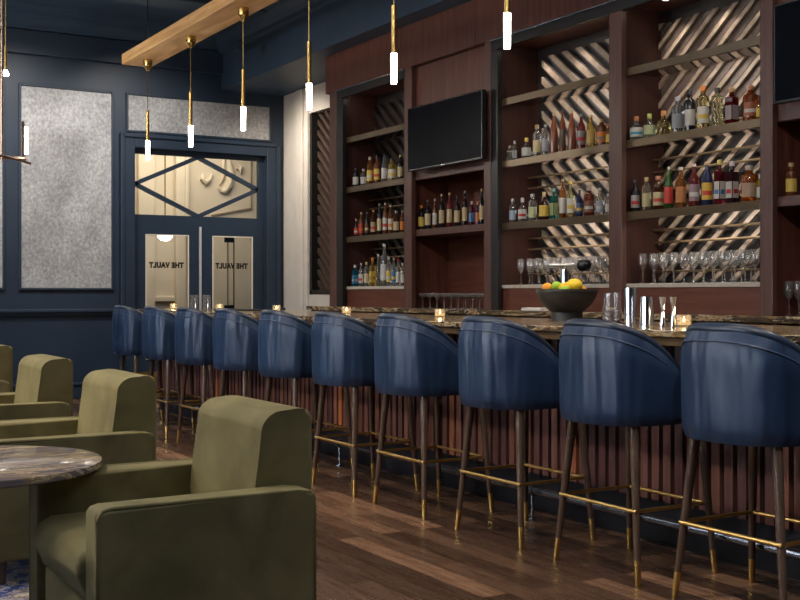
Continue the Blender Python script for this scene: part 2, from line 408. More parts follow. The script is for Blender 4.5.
def door(idx, n0, n1, g0, g1, hinge):
    d = empty('door_%d' % idx, (0, YB+.06, 0), kind='structure')
    w = MB().box(n0, g0, 0, .045, .01, tz0-.13).box(g1, n1, 0, .045, .01, tz0-.13).box(g0, g1, 0, .045, gz1, tz0-.13).box(g0, g1, 0, .045, .01, gz0)
    w.build('door_frame', navy, d)
    f = MB(); t = .013
    f.box(g0, g0+t, -.01, .055, gz0, gz1).box(g1-t, g1, -.01, .055, gz0, gz1).box(g0+t, g1-t, -.01, .055, gz0, gz0+t).box(g0+t, g1-t, -.01, .055, gz1-t, gz1)
    f.build('glazing_bead', cream, d)
    MB().box(g0+t, g1-t, .018, .026, gz0+t, gz1-t).build('pane', pane, d)
    MB().box(n0+.03, n1-.03, -.004, 0, .03, .27).build('kick_plate', sbrass, d)
    # lettering meant to be read from the other side
    tcu = bpy.data.curves.new('lettering', 'FONT'); tcu.body = 'THE VAULT'; tcu.size = .088; tcu.align_x = 'CENTER'; tcu.extrude = .001; tcu.offset = .006; tcu.space_character = 1.12
    tcu.materials.append(letterm)
    t0 = bpy.data.objects.new('lettering', tcu); col.objects.link(t0)
    bpy.context.view_layer.update()
    dg = bpy.context.evaluated_depsgraph_get(); me = bpy.data.meshes.new_from_object(t0.evaluated_get(dg))
    bpy.data.objects.remove(t0)
    o = bpy.data.objects.new('lettering', me); col.objects.link(o); o.parent = d
    sx = (g1-g0)*.80/max(.01, max(v.co.x for v in me.vertices)-min(v.co.x for v in me.vertices))
    for v in me.vertices: v.co.x *= sx
    o.rotation_euler = (math.radians(90), 0, math.radians(180)); o.location = (.5*(g0+g1), .030, 1.53)
    # pull handle
    hx = n1-.075 if hinge == 'l' else n0+.075
    MB().box(hx-.052, hx+.052, -.008, 0, .93, 1.195, .002).build('lock_plate', plate, d)
    MB().tube([(hx, -.008, 1.15), (hx, -.045, 1.145), (hx+.0, -.06, 1.10), (hx, -.06, 1.0), (hx, -.045, .96), (hx, -.008, .955)], .013, 10).build('door_handle', chrome, d, True)
    if hinge == 'l': MB().box(n1-.012, n1+.018, -.02, 0, .02, tz0-.13, .004).build('astragal', greym, d)
mid = nline(202, YB)
door(1, dn0+.01, mid-.006, nline(147, YB), nline(190.5, YB), 'l')
door(2, mid+.006, dn1-.01, nline(214, YB), nline(254.5, YB), 'r')

# ---------- vestibule beyond the doors ----------
VY = 15.6
struct('wall_vestibule_back', MB().box(1.8, 9.2, VY, VY+.1, 0, 3.9), cream)
struct('wall_vestibule_left', MB().box(2.6, 2.7, YB+.18, VY, 0, 3.9), cream)
struct('wall_vestibule_right', MB().box(9.0, 9.1, YB+.3, VY, 0, 3.9), cream)
struct('ceiling_vestibule', MB().box(2.6, 9.1, YB+.18, VY+.1, 3.8, 3.9), cream)
w = MB()
for px, ww in ((181, .07), (187.5, .03), (147, .12)):
    n = nline(px, VY-.1); w.box(n-ww, n+ww, VY-.1, VY, 0, 3.8, .02)
w.box(3.0, 5.65, VY-.05, VY, 1.10, 1.17, .01)
struct('trim_9', w, cream)
# scroll relief panel on the vestibule wall
n0, n1 = nline(207, VY), nline(252, VY)
e = empty('scroll_relief', (0, VY, 0), 'cream plaster scroll relief seen through the right of the transom window', 'wall relief')
w = MB()
def rp(px, py): n = nline(px, VY-.03); return (n, -.02, zat(n, VY-.03, py))
f = MB()
for a, b in (((212, 215), (251, 208)), ((251, 208), (251, 158))): f.tube([rp(*a), rp(*b)], .012, 6)
f.build('frame_line', noisy('shadow_plaster', [(.3, (.40, .33, .25)), (.7, (.46, .39, .30))], 4, rough=.6), e)
def scr(pts, r):
    w.tube([rp(*p) for p in pts], lambda t: r*(.35+.65*math.sin(math.pi*min(1, t*1.1+.05))), 8)
scr([(228, 157), (230, 165), (231, 175), (229, 185), (225, 191), (221, 191), (219, 187)], .06)
scr([(226, 157), (223, 163), (224, 172), (223, 179), (220, 184)], .035)
scr([(204, 174), (203, 179), (206, 182), (210, 180), (212, 174)], .05)
scr([(237, 168), (240, 171), (241, 167), (238, 164)], .045)
w.build('scroll', cream, e, True)
# inner glass door in the vestibule
e = empty('inner_glass_door', (0, 0, 0), 'frameless glass door with black fittings inside the bright vestibule', 'door')
IY = 15.0
a0, a1 = nline(228, IY), nline(252, IY)
MB().box(a0, a1, IY, IY+.012, .02, 2.05).build('leaf', pane, e)
w = MB()
for z in (1.93, .95): w.box(a0-.05, a0+.09, IY-.02, IY+.03, z, z+.10, .01)
w.build('fitting', black, e)
MB().box(a0-.008, a0+.004, IY-.01, IY+.02, .02, 2.05).box(a0+.085, a0+.095, IY-.01, IY+.02, .02, 2.05).build('edge_strip', tapem, e)
w = MB().box(a0, a1+.1, IY+.0, IY+.05, 2.05, 2.10)
w.build('header', tapem, e)
e = empty('dome_ceiling_lamp', (nline(165, 14.8), 14.8, 0), 'glowing white dome lamp seen through the left door glass', 'ceiling lamp')
zl = zat(e.location.x, 14.8, 238)
MB().lathe([(0, 0), (.05, .01), (.09, .04), (.105, .08), (.10, .09), (0, .09)], 20).build('diffuser', domem, e, True, (0, 0, zl-.04))
MB().cone((0, 0, zl+.05), (0, 0, 3.8), .008, .008).lathe([(0, zl+.05), (.11, zl+.05), (.08, zl+.08), (0, zl+.09)], 20).build('stem', brass, e, True)

# ---------- slatted screen in the side recess ----------
def slats(mb, y0, y1, z0, z1, pitch, wd, tanv, sgn, x0, x1):
    """diagonal boards clipped to a rectangle; sgn +1: rises with Y"""
    Hh = z1-z0; run = Hh/tanv
    k = -int(run/pitch)-2
    while True:
        yb = y0+k*pitch
        if yb > y1+run: break
        if sgn > 0: P = [(yb, z0), (yb+wd, z0), (yb+wd+run, z1), (yb+run, z1)]
        else: P = [(yb, z0), (yb+wd, z0), (yb+wd-run, z1), (yb-run, z1)]
        P = clip_rect(P, y0, y1, z0, z1)
        if len(P) > 2:
            ar = abs(sum(P[i-1][0]*P[i][1]-P[i][0]*P[i-1][1] for i in range(len(P))))/2
            if ar > 1e-4: mb.prism(P, (x0, x1), 'x')
        k += 1
e = empty('slatted_wall_screen', (NR, ry1, rz0), 'dark diagonal timber screen between the white wall and the back bar', 'screen')
w = MB(); slats(w, ry0-ry1, 0, 0, rz1-rz0, .16, .075, .82, 1, .08, .12); w.build('diagonal_slats', slatd, e)
MB().box(.19, .2, ry0-ry1, 0, 0, rz1-rz0).build('backing', darkin, e)
MB().box(0, .18, -.06, 0, 0, rz1-rz0).box(0, .18, ry0-ry1, 0, 0, .06).build('frame', dbronze, e)

# ---------- back bar ----------
NF = 5.6; ND = 6.01
kf = NF/FU
Zc = 1.078; Zst = 1.287; Z3 = 1.80; Z2 = 2.316; Z1 = 2.835; ZT = 3.25; ZTT = 3.34
def Y(px, N=NF): return yline(px, N)
def label_light(name, size, sizey, energy, loc, rot, color, spread=None):
    ld = bpy.data.lights.new(name, 'AREA'); ld.shape = 'RECTANGLE'; ld.size = size; ld.size_y = sizey; ld.energy = energy; ld.color = color
    if spread: ld.spread = math.radians(spread)
    o = bpy.data.objects.new(name, ld); col.objects.link(o); o.location = loc; o.rotation_euler = rot; return o
def cabinet(label, pl, pr, kind, sgn=0, lit=1.0, shelves=(Z3, Z2, Z1), fl=.02, fr=.02):
    """pl, pr: pixel columns of the opening at the front plane"""
    yl, yr = Y(pl), Y(pr)          # yl > yr
    e = empty('back_bar_cabinet', (NF, .5*(yl+yr), Zc), label, 'cabinet', 'back bar cabinet bays')
    ox, oy, oz = NF, .5*(yl+yr), Zc
    a, b = yr-oy, yl-oy
    D = ND-NF
    top = (ZT+.055 if kind != 'tv' else ZTT-.03)-oz
    m = darkin if kind == 'lit' else walnuth
    MB().box(D, D+.02, a, b, 0, top).build('back_panel', m, e)
    MB().box(.0, D, a-.012, a, 0, top).build('side_panel', walnut_shade if kind == 'lit' else walnut, e)
    MB().box(.0, D, b, b+.012, 0, top).build('side_panel', walnut_shade if kind == 'lit' else walnut, e)
    MB().box(.0, D, a, b, top, top+.02).build('top_panel', walnut, e)
    if kind == 'lit':
        lo = Zst-oz+.02
        bb = b-.12 if lit > .5 and sgn > 0 else b
        w = MB(); slats(w, a, bb, lo, top-.10, .178, .072 if sgn > 0 else .052, .81, sgn, D-.055, D-.035)
        w.build('diagonal_slats', slatm if lit > .5 else slat_shade, e)
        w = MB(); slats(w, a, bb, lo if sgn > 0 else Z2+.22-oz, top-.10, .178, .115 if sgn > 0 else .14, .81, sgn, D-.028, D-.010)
        w.build('recessed_slats', (slatg if sgn > 0 else slatb) if lit > .5 else slat_shade, e)
        for zs in shelves:
            z = zs-oz
            s = MB().box(.02, D-.085, a, b, z-.022, z).build('shelf', mirrorm, e)
            MB().box(.0, .02, a, b, z-.056, z+.002, .003).build('shelf_lip', bronze, s)
        for z in (Z3+.08, Z2+.08, Z1+.08, Z3-.21, Z3-.12, Z2-.21, Zst+.09, Z2-.12):
            MB().cone((D-.105, a, z-oz), (D-.105, b, z-oz), .0085, .0085, 8).build('rail', rodm, e, True)
        MB().box(.0, D, a, b, Zst-oz-.028, Zst-oz, .002).build('stone_ledge', marblewhite, e)
        MB().box(.01, .03, a, b, 0, Zst-oz-.028).build('apron_panel', walnuth, e)
    else:
        MB().box(.0, .05, a, b, 2.35-.075-oz, 2.35-oz, .003).build('rail', stile, e)
        MB().box(.0, D, a, b, 1.813-.062-oz, 1.813-oz, .003).build('shelf', stile, e)
        MB().box(.0, .02, a, b, 2.35-oz, ZTT-.03-oz).build('tv_panel', walnut, e)
    # lights: LED strip tucked behind each lip, and pucks at the bay top
    if kind == 'lit':
        L = (yl-yr)
        for zs, pw in ((Z1, 2.3), (Z2, 2.3), (Z3, 3.6)):
            label_light('shelf_led', .02, L*.7, pw*lit, (NF+.045, oy, zs-.0235), (0, math.radians(-38), 0), (1, .88, .75))
        for k in range(3):
            yy = yr+(yl-yr)*(k+.5)/3
            pk = MB().cone((.075, yy-oy, top-.006), (.075, yy-oy, top), .02, .02, 16).build('puck_light', spotm, e, True)
            ld = bpy.data.lights.new('bay_spot', 'SPOT'); ld.energy = 4.5*max(lit, .25); ld.spot_size = math.radians(80); ld.spot_blend = .9; ld.shadow_soft_size = .02; ld.color = (1, .88, .75)
            o = bpy.data.objects.new('bay_spot', ld); col.objects.link(o); o.location = (NF+.17, yy, Zc+top-.03); o.rotation_euler = (0, math.radians(-24), 0)
    return e
cabinet('dark unlit back bar bay left of the wall television, three bronze shelves', 344, 404, 'lit', 1, .12)
cabinet('walnut back bar bay with the television seen whole', 412, 484, 'tv')
cabinet('lit back bar bay with slats falling rightwards, right of the television', 499, 609, 'lit', 1, 1.0)
cabinet('lit back bar bay with slats rising rightwards, nearest the right television', 622, 760, 'lit', -1, 1.0)
cabinet('walnut back bar bay with the television cut by the right edge', 773, 960, 'tv')
# stiles, each its own piece of the frame
def post(p0, p1, N, z0, z1, m, label, wdn=.046, name='frame_post', grp='back bar frame posts'):
    y1, y0 = yline(p0, N), yline(p1, N)
    o = MB().box(0, wdn, -(y1-y0)/2, (y1-y0)/2, 0, z1-z0, .003).build(name, m, None, False, (N, .5*(y0+y1), z0))
    S(o, label, 'frame post', grp)
post(329.5, 336.5, NF-.05, Zc, ZTT-.002, stile, 'reddish walnut post at the far left end of the back bar', .42)
post(336.7, 342.5, NF-.05, Zc, ZT-.002, dbronze, 'dark metal post at left end of the unlit bottle bay')
post(404.5, 411.5, NF-.05, Zc, ZTT-.002, stile, 'walnut post left of the wholly visible television')
post(484.5, 490.5, NF-.05, Zc, ZTT-.002, stile, 'walnut post right of the wholly visible television')
post(490.8, 497.5, NF-.05, Zc, ZT-.002, dbronze, 'dark metal post at the left edge of the wide lit shelves')
post(609.5, 621.5, NF-.05, Zc, ZT-.002, stile, 'walnut post between the two lit bottle bays')
post(760.5, 772.5, NF-.05, Zc, ZTT-.002, stile, 'walnut post left of the television at the right edge')
# pelmet wood above
yl, yr = Y(329.5), Y(1000)
e = empty('pelmet', (NF-.05, .5*(yl+yr), ZTT), 'reddish walnut fascia boards running above the whole back bar', 'fascia')
cuts = [329.5, 405, 480, 1000]
for p0, p1 in zip(cuts, cuts[1:]):
    y1, y0 = Y(p0)-e.location.y, Y(p1)-e.location.y
    MB().box(0, .5, y0+.003, y1-.003, 0, ZB-ZTT-.002, .002).build('fascia_board', walnut, e)
def lintel(p0, p1, label):
    y1, y0 = yline(p0, NF-.05), yline(p1, NF-.05)
    e = empty('metal_lintel', (NF, .5*(y0+y1), ZT), label, 'lintel', 'dark metal lintels of the back bar')
    h = (y1-y0)/2
    MB().box(-.05, -.004, -h, h, 0, .075, .003).build('beam', dbronze, e)
    MB().box(-.065, -.004, -h, h, .075, .088, .002).build('bright_edge', railm, e)
lintel(336.7, 404.4, 'dark metal lintel over the unlit bay left of the television')
lintel(490.8, 760, 'long dark metal lintel over the two lit bays')
# base cabinet & counter
yl, yr = yline(306, 5.5), 1.6
o = MB().box(0, .48, yr-yl, 0, 0, Zc-.042).build('back_counter_base', walnuth, None, False, (5.56, yl, 0)); S(o, 'walnut base cabinet under the marble back counter', 'cabinet')
o = MB().box(0, .10, yr-yl, 0, -.042, 0, .004).build('back_countertop', marblebar, None, False, (5.5, yl, Zc))
S(o, 'narrow dark marble back counter edge below the bottle bays', 'countertop')
o2 = MB().box(.10, .48, yr-yl, 0, -.042, -.001).build('counter_slab', marblebar, o, False)

# televisions
def tv(p0, p1, z0, z1, N, label):
    y1, y0 = yline(p0, N), yline(p1, N)
    e = empty('television', (N, .5*(y0+y1), z0), label, 'television', 'wall televisions'); h = (y1-y0)/2
    MB().box(0, .045, -h, h, 0, z1-z0, .004).build('housing', black, e)
    MB().box(-.002, .0, -h+.012, h-.012, .016, z1-z0-.012).build('screen', screen, e)
    MB().box(.045, .129, -.25, .25, .12, z1-z0-.12).build('wall_bracket', dbronze, e)
    MB().box(-.003, 0, -.03, .03, .004, .010).build('badge', steel, e)
tv(407.5, 482, 2.343, 2.925, 5.47, 'black wall television with dark screen left of the lit bays')
tv(773.5, 880, 2.36, 2.96, 5.47, 'black wall television cut off by the right edge')

# ---------- bottles ----------
def prof(shape, r, h):
    if shape == 'tall': P = [(0, 0), (.92, 0), (1, .03), (1, .60), (.93, .67), (.5, .76), (.36, .82), (.34, .97)]
    elif shape == 'whisky': P = [(0, 0), (.95, 0), (1, .03), (1, .66), (.9, .74), (.5, .79), (.40, .82), (.40, .93)]
    elif shape == 'square': P = [(0, 0), (.95, 0), (1, .02), (1, .70), (.95, .75), (.45, .79), (.38, .82), (.38, .93)]
    elif shape == 'squat': P = [(0, 0), (.8, 0), (1, .10), (1, .40), (.85, .55), (.45, .66), (.30, .70), (.30, .88)]
    elif shape == 'cone': P = [(0, 0), (.9, 0), (1, .03), (.98, .45), (.85, .60), (.55, .75), (.30, .88), (.26, .97)]
    elif shape == 'slim': P = [(0, 0), (.9, 0), (1, .02), (1, .55), (.8, .66), (.5, .75), (.42, .95)]
    elif shape == 'ribbed': P = [(0, 0), (.9, 0), (1, .04), (.88, .12), (1, .20), (1, .28), (.88, .36), (1, .44), (1, .54), (.88, .62), (1, .70), (.95, .78), (.4, .84), (.4, .92)]
    return [(a*r, b*h) for a, b in P]
capz = {'tall': .97, 'whisky': .93, 'square': .93, 'squat': .88, 'cone': .97, 'slim': .95, 'ribbed': .92}
YMAX = None
def bottle(px, top, wpx, zb, shape, kind, body, label, cap, band, desc, group, N=5.675, lz=(.14, .52)):
    y = yline(px, N); d = depth(N, y)
    r = wpx/2*d/F*.95; h = zat(N, y, top)-zb
    y = min(y, YMAX-r*1.0-.018) if YMAX else y
    e = empty('bottle', (N, y, zb+.001), desc, 'bottle', group)
    seg = 18; sq = shape == 'square'
    P = prof(shape, r, h); cz = capz[shape]*h
    nr = P[-1][0]
    w = MB()
    rot = Matrix.Rotation(math.radians(45), 4, 'Z')
    if sq:
        body_p = [(a*1.04, b) for a, b in P[:-3]]; w.lathe(body_p+[(0, P[-4][1])], 4, axis=rot); 
        w.bevel(r*.18, 2, 50); w.lathe([(0, P[-4][1]-.002)]+P[-3:]+[(0, cz)], seg)
    else: w.lathe(P+[(0, cz)], seg)
    w.build('glass', lmat(body, kind), e, True)
    MB().lathe([(0, cz-.012), (nr*1.18, cz-.012), (nr*1.22, h*.985), (nr*1.1, h), (0, h)], 12).build('stopper', lmat(cap, 'cap'), e, True)
    if label:
        a, b = lz
        rr = r*1.012
        if sq:
            hw = r*.62; q = r*.735; w = MB()
            w.box(-q-.002, -q+.001, -hw, hw, a*h, b*h); w.box(-hw, hw, -q-.002, -q+.001, a*h, b*h)
            w.build('label', lmat(label), e)
        else:
            w = MB().lathe([(rr, a*h), (rr, b*h)], 14, a0=math.radians(165), a1=math.radians(288))
            w.build('label', lmat(label), e, True)
    if band:
        q = r*.735; a, b = (.24, .34) if label else (.6, .68)
        rr = r*1.02
        if sq: MB().box(-q-.003, -q, -r*.5, r*.5, a*h, b*h).box(-r*.5, r*.5, -q-.003, -q, a*h, b*h).build('label_band', lmat(band), e)
        else: MB().lathe([(rr, a*h), (rr, b*h)], 12, a0=math.radians(175), a1=math.radians(278)).build('label_band', lmat(band), e, True)
    return e
CL = (.93, .96, .97); AM = (.55, .18, .02); AMD = (.22, .06, .012); YL = (.85, .60, .12); BK = (.012, .012, .014); BR = (.12, .04, .015); RD = (.12, .016, .014)
CR = (.72, .62, .36); WH = (.75, .74, .70); YE = (.85, .62, .12); ORG = (.8, .25, .04); CORK = (.60, .42, .20); REDL = (.65, .05, .04); BLU = (.05, .22, .55); GR = (.30, .30, .32)
wordn = ['first', 'second', 'third', 'fourth', 'fifth', 'sixth', 'seventh', 'eighth', 'ninth', 'tenth', 'eleventh', 'twelfth', 'thirteenth', 'fourteenth', 'fifteenth', 'sixteenth', 'seventeenth']
def row(items, zb, where, group, N=5.675, ymax=None):
    global YMAX; YMAX = ymax
    for k, it in enumerate(items):
        px, top, wd, shape, kind, body, lab, cap, band, desc = it
        bottle(px, top, wd, zb, shape, kind, body, lab, cap, band, '%s, %s from left %s' % (desc, wordn[k], where), group, N)
dk = 'dark'; lq = 'liquid'; cl = 'clear'
row([(356, 168, 7, 'whisky', dk, BK, WH, BK, None, 'short black bottle with white label'),
     (363.5, 169, 6.5, 'whisky', cl, CL, WH, (.5, .5, .5), None, 'clear bottle with pale label'),
     (370, 157, 7, 'whisky', lq, AM, YE, (.6, .5, .4), WH, 'amber bottle with gold label'),
     (377, 155.5, 7, 'tall', dk, BR, YE, BK, REDL, 'brown bottle with yellow and red label'),
     (384.3, 155, 6.5, 'cone', cl, CL, WH, (.04, .06, .14), None, 'clear tapering bottle with white label'),
     (392, 158.5, 9, 'whisky', lq, YL, WH, (.05, .05, .05), YE, 'broad yellow bottle with white band'),
     (400.3, 155, 6, 'tall', dk, BK, CR, YE, None, 'dark bottle with yellow stopper')],
    Z2, 'on upper shelf, unlit bay', 'bottles on the upper shelf of the unlit bay', ymax=Y(344))
row([(356.3, 219, 5, 'tall', dk, BK, REDL, (.6, .35, .3), WH, 'small black bottle with red label'),
     (361.3, 212.5, 6, 'tall', dk, BR, REDL, CORK, ORG, 'brown bottle with bright red label'),
     (367, 212, 5, 'tall', dk, BK, BR, (.2, .2, .2), CR, 'black bottle with brown label'),
     (373.3, 210, 6, 'tall', lq, AMD, (.5, .42, .25), ORG, REDL, 'brown bottle with orange stopper'),
     (379.5, 204, 5.5, 'tall', dk, BK, CR, (.3, .3, .3), None, 'tall black bottle with cream label'),
     (385.2, 203, 5.5, 'tall', dk, BR, WH, CR, REDL, 'tall brown bottle with white label'),
     (390.6, 205, 5.5, 'tall', lq, AM, WH, CR, ORG, 'amber bottle with cream capsule'),
     (396.6, 211, 7, 'whisky', lq, AMD, CR, (.4, .4, .4), None, 'broad bottle with pale gold label'),
     (402.4, 211, 5, 'tall', lq, AM, ORG, (.3, .3, .3), None, 'small bottle with orange label')],
    Z3, 'on lower shelf, unlit bay', 'bottles on the lower shelf of the unlit bay', ymax=Y(344))
row([(355.2, 265, 7, 'square', lq, (.05, .35, .60), (.08, .30, .55), (.7, .7, .7), WH, 'blue square bottle'),
     (361, 263, 5, 'tall', cl, CL, WH, (.5, .5, .6), REDL, 'clear slender bottle with red and white label'),
     (366.5, 262, 5.5, 'whisky', cl, CL, CR, CORK, None, 'clear bottle with cream label and cork'),
     (372.6, 258, 7, 'square', lq, YL, YE, ORG, (.5, .25, .05), 'square bottle with yellow label'),
     (378.3, 254, 5, 'slim', cl, CL, None, (.6, .6, .6), None, 'tall plain clear bottle'),
     (384.2, 244, 8, 'tall', cl, CL, (.65, .68, .70), (.55, .60, .66), None, 'tallest frosted clear bottle'),
     (388.9, 256.5, 6, 'whisky', cl, CL, YE, (.6, .6, .6), WH, 'clear bottle with yellow and white label'),
     (393.8, 258, 5, 'tall', cl, CL, BLU, (.55, .5, .3), YE, 'clear bottle with bright blue label'),
     (398.2, 259, 5.5, 'tall', cl, CL, WH, REDL, None, 'clear bottle with red stopper'),
     (402.7, 263, 4.5, 'whisky', cl, CL, WH, (.7, .7, .7), None, 'clear bottle with white label')],
    Zst, 'on unlit stone ledge', 'bottles on the stone ledge of the unlit bay', ymax=Y(344))
row([(419.6, 205.5, 7, 'whisky', dk, BK, YE, ORG, None, 'dark bottle with yellow label'),
     (428, 200, 7, 'tall', dk, BK, CR, (.1, .1, .1), None, 'black bottle with cream label'),
     (435, 199, 5.5, 'tall', dk, BR, WH, (.7, .6, .55), None, 'dark bottle with narrow white label'),
     (441.8, 194, 6.5, 'tall', dk, BK, CR, CORK, None, 'dark bottle with tall cream label and cork'),
     (449.6, 193, 6.5, 'tall', dk, RD, CR, CORK, None, 'red brown bottle with cream label and cork'),
     (457.2, 196, 7, 'tall', dk, BK, CR, BK, None, 'black bottle with short cream label'),
     (464.9, 191, 6, 'tall', dk, BK, CR, (.3, .35, .4), None, 'tallest black bottle with long cream label'),
     (472, 201.5, 6.5, 'square', lq, (.30, .03, .08), (.15, .35, .75), (.7, .7, .75), None, 'red bottle with light blue label'),
     (477.7, 201.5, 5, 'whisky', dk, (.05, .015, .06), ORG, ORG, None, 'purple black bottle with orange label'),
     (481.6, 189, 5.5, 'tall', dk, BK, CR, CORK, None, 'black bottle with cork beside walnut post')],
    1.813, 'on shelf under television', 'bottles on the shelf under the television', ymax=Y(412))
row([(509.5, 146, 5, 'square', cl, (.80, .92, .86), None, (.5, .5, .5), WH, 'small clear green bottle'),
     (514.6, 141, 5, 'square', cl, CL, (.55, .58, .62), (.5, .5, .52), None, 'small clear bottle with silver label'),
     (526.5, 138, 11, 'squat', cl, (.85, .95, .85), WH, YE, None, 'squat clear bottle with yellow stopper'),
     (537, 125, 9, 'whisky', cl, CL, CR, CORK, None, 'clear bottle with cream label and cork'),
     (545.3, 124.5, 7.5, 'tall', cl, (.75, .78, .85), (.4, .42, .48), (.35, .35, .4), None, 'grey clear bottle with grey label'),
     (553.8, 113, 9, 'cone', dk, (.17, .055, .028), None, (.45, .40, .20), None, 'terracotta tapering bottle'),
     (562.5, 108, 6.5, 'tall', dk, BR, (.08, .05, .03), BK, None, 'tall thin dark brown bottle'),
     (571.8, 111, 9, 'cone', dk, (.18, .060, .032), None, (.45, .40, .20), None, 'second terracotta tapering bottle'),
     (581.3, 114, 9, 'tall', dk, RD, (.35, .33, .36), (.3, .4, .4), REDL, 'dark red bottle with mottled label'),
     (590.8, 115, 9, 'tall', lq, YL, (.65, .45, .12), CORK, None, 'golden bottle with ochre label'),
     (601.5, 119, 11, 'whisky', dk, BR, ORG, CORK, (.3, .3, .3), 'broad dark bottle with orange label'),
     (608.3, 124, 6, 'whisky', lq, AM, YE, ORG, None, 'amber bottle half behind the walnut post')],
    Z2, 'upper shelf, left lit bay', 'bottles on the upper shelf of the left lit bay', ymax=Y(499))
row([(512.7, 199, 8, 'whisky', cl, CL, (.35, .45, .6), (.5, .55, .65), None, 'clear bottle with blue label'),
     (522.5, 198, 10, 'squat', cl, CL, WH, (.7, .65, .6), REDL, 'squat clear bottle with red and white label'),
     (532.5, 194, 9, 'whisky', cl, CL, (.55, .62, .35), (.3, .3, .32), None, 'clear bottle with pale green label'),
     (544.2, 192, 11.5, 'squat', lq, RD, YE, CORK, None, 'round red bottle with yellow label and cork'),
     (554, 188, 8.5, 'square', lq, (.05, .38, .30), (.45, .55, .25), (.2, .45, .4), None, 'teal green bottle'),
     (562.7, 179, 7.5, 'tall', lq, AM, WH, CORK, None, 'tall amber bottle with white label'),
     (570.6, 181, 8.5, 'tall', cl, (.95, .90, .5), WH, (.9, .65, .05), YE, 'clear yellow bottle with bright yellow stopper'),
     (579.5, 190, 7, 'tall', dk, (.01, .02, .07), (.04, .07, .2), BK, YE, 'navy blue bottle'),
     (589, 187, 11, 'whisky', lq, (.40, .09, .03), (.30, .12, .08), (.6, .5, .4), WH, 'broad red brown bottle'),
     (599.8, 188, 9, 'tall', cl, CL, (.45, .52, .68), (.75, .75, .78), WH, 'clear bottle with pale blue label'),
     (608.3, 194, 7, 'whisky', cl, CL, WH, (.6, .6, .6), None, 'white labelled bottle beside the walnut post')],
    Z3, 'lower shelf, left lit bay', 'bottles on the lower shelf of the left lit bay', ymax=Y(499))
row([(635.2, 117, 15, 'squat', cl, (.75, .92, .92), WH, (.62, .25, .10), (.05, .4, .6), 'squat clear bottle with blue collar'),
     (649.5, 114, 13.5, 'squat', cl, (.8, .92, .75), (.5, .55, .3), (.5, .6, .15), None, 'squat clear bottle with green stopper'),
     (663.5, 111, 15, 'squat', cl, (.95, .80, .30), None, (.8, .35, .1), None, 'squat yellow bottle with orange stopper'),
     (677.8, 97, 13.5, 'whisky', cl, (.62, .66, .72), (.35, .37, .42), (.45, .45, .5), None, 'grey clear bottle with grey label'),
     (689.8, 90, 12, 'whisky', dk, BK, WH, BK, None, 'black bottle with white label'),
     (703, 86.5, 13, 'whisky', cl, (.95, .80, .35), WH, ORG, YE, 'yellow bottle with tall orange stopper'),
     (717.2, 88, 12, 'ribbed', cl, (.95, .88, .5), None, (.06, .05, .04), None, 'pale yellow ribbed bottle'),
     (731.8, 88, 13.5, 'square', lq, (.35, .03, .02), (.42, .38, .40), CORK, None, 'square dark red bottle with grey label'),
     (750.5, 86, 16, 'whisky', lq, (.60, .14, .03), (.38, .12, .06), (.5, .25, .15), WH, 'broad amber red bottle'),
     (759, 97, 7, 'whisky', lq, AM, YE, BR, None, 'amber bottle half behind the walnut post')],
    Z2, 'upper shelf, right lit bay', 'bottles on the upper shelf of the right lit bay', ymax=Y(622))
row([(635.2, 180, 10, 'tall', dk, BK, (.5, .5, .48), (.04, .04, .04), REDL, 'black bottle with red collar'),
     (646.5, 177.5, 10, 'whisky', cl, (.9, .85, .65), (.62, .55, .30), CORK, None, 'pale bottle with cream label and cork'),
     (658.3, 176, 12, 'whisky', lq, AMD, CR, (.6, .25, .15), REDL, 'brown bottle with cream label and red neck'),
     (668.6, 167, 10, 'cone', lq, (.10, .30, .05), REDL, (.35, .38, .3), None, 'tapering green bottle with red label'),
     (680.8, 167.5, 12, 'tall', lq, AM, (.55, .22, .08), (.65, .6, .55), None, 'amber bottle with grey stopper'),
     (694, 164, 11.5, 'tall', lq, (.30, .04, .04), (.35, .25, .28), (.6, .5, .5), WH, 'dark red bottle with silver collar'),
     (707, 162, 12, 'tall', dk, (.015, .02, .06), (.9, .6, .1), CORK, REDL, 'navy bottle with yellow label and cork'),
     (719.5, 160, 11, 'square', lq, (.35, .03, .05), WH, (.6, .5, .15), BLU, 'red square bottle with white label'),
     (732, 161.5, 13, 'square', dk, (.03, .01, .015), WH, (.65, .6, .62), REDL, 'black square bottle with white and red label'),
     (749.5, 166, 18, 'whisky', lq, (.75, .20, .03), (.55, .40, .28), (.55, .5, .45), None, 'broad glowing orange bottle'),
     (760, 174, 7, 'square', lq, YL, WH, WH, None, 'white labelled bottle half behind the walnut post')],
    Z3, 'lower shelf, right lit bay', 'bottles on the lower shelf of the right lit bay', ymax=Y(622))
YMAX = None
bottle(791, 163, 12.5, 1.813, 'whisky', dk, BR, YE, CORK, None, 'brown bottle with yellow label alone on the shelf at the right edge', 'bottles under the right television', 5.675)

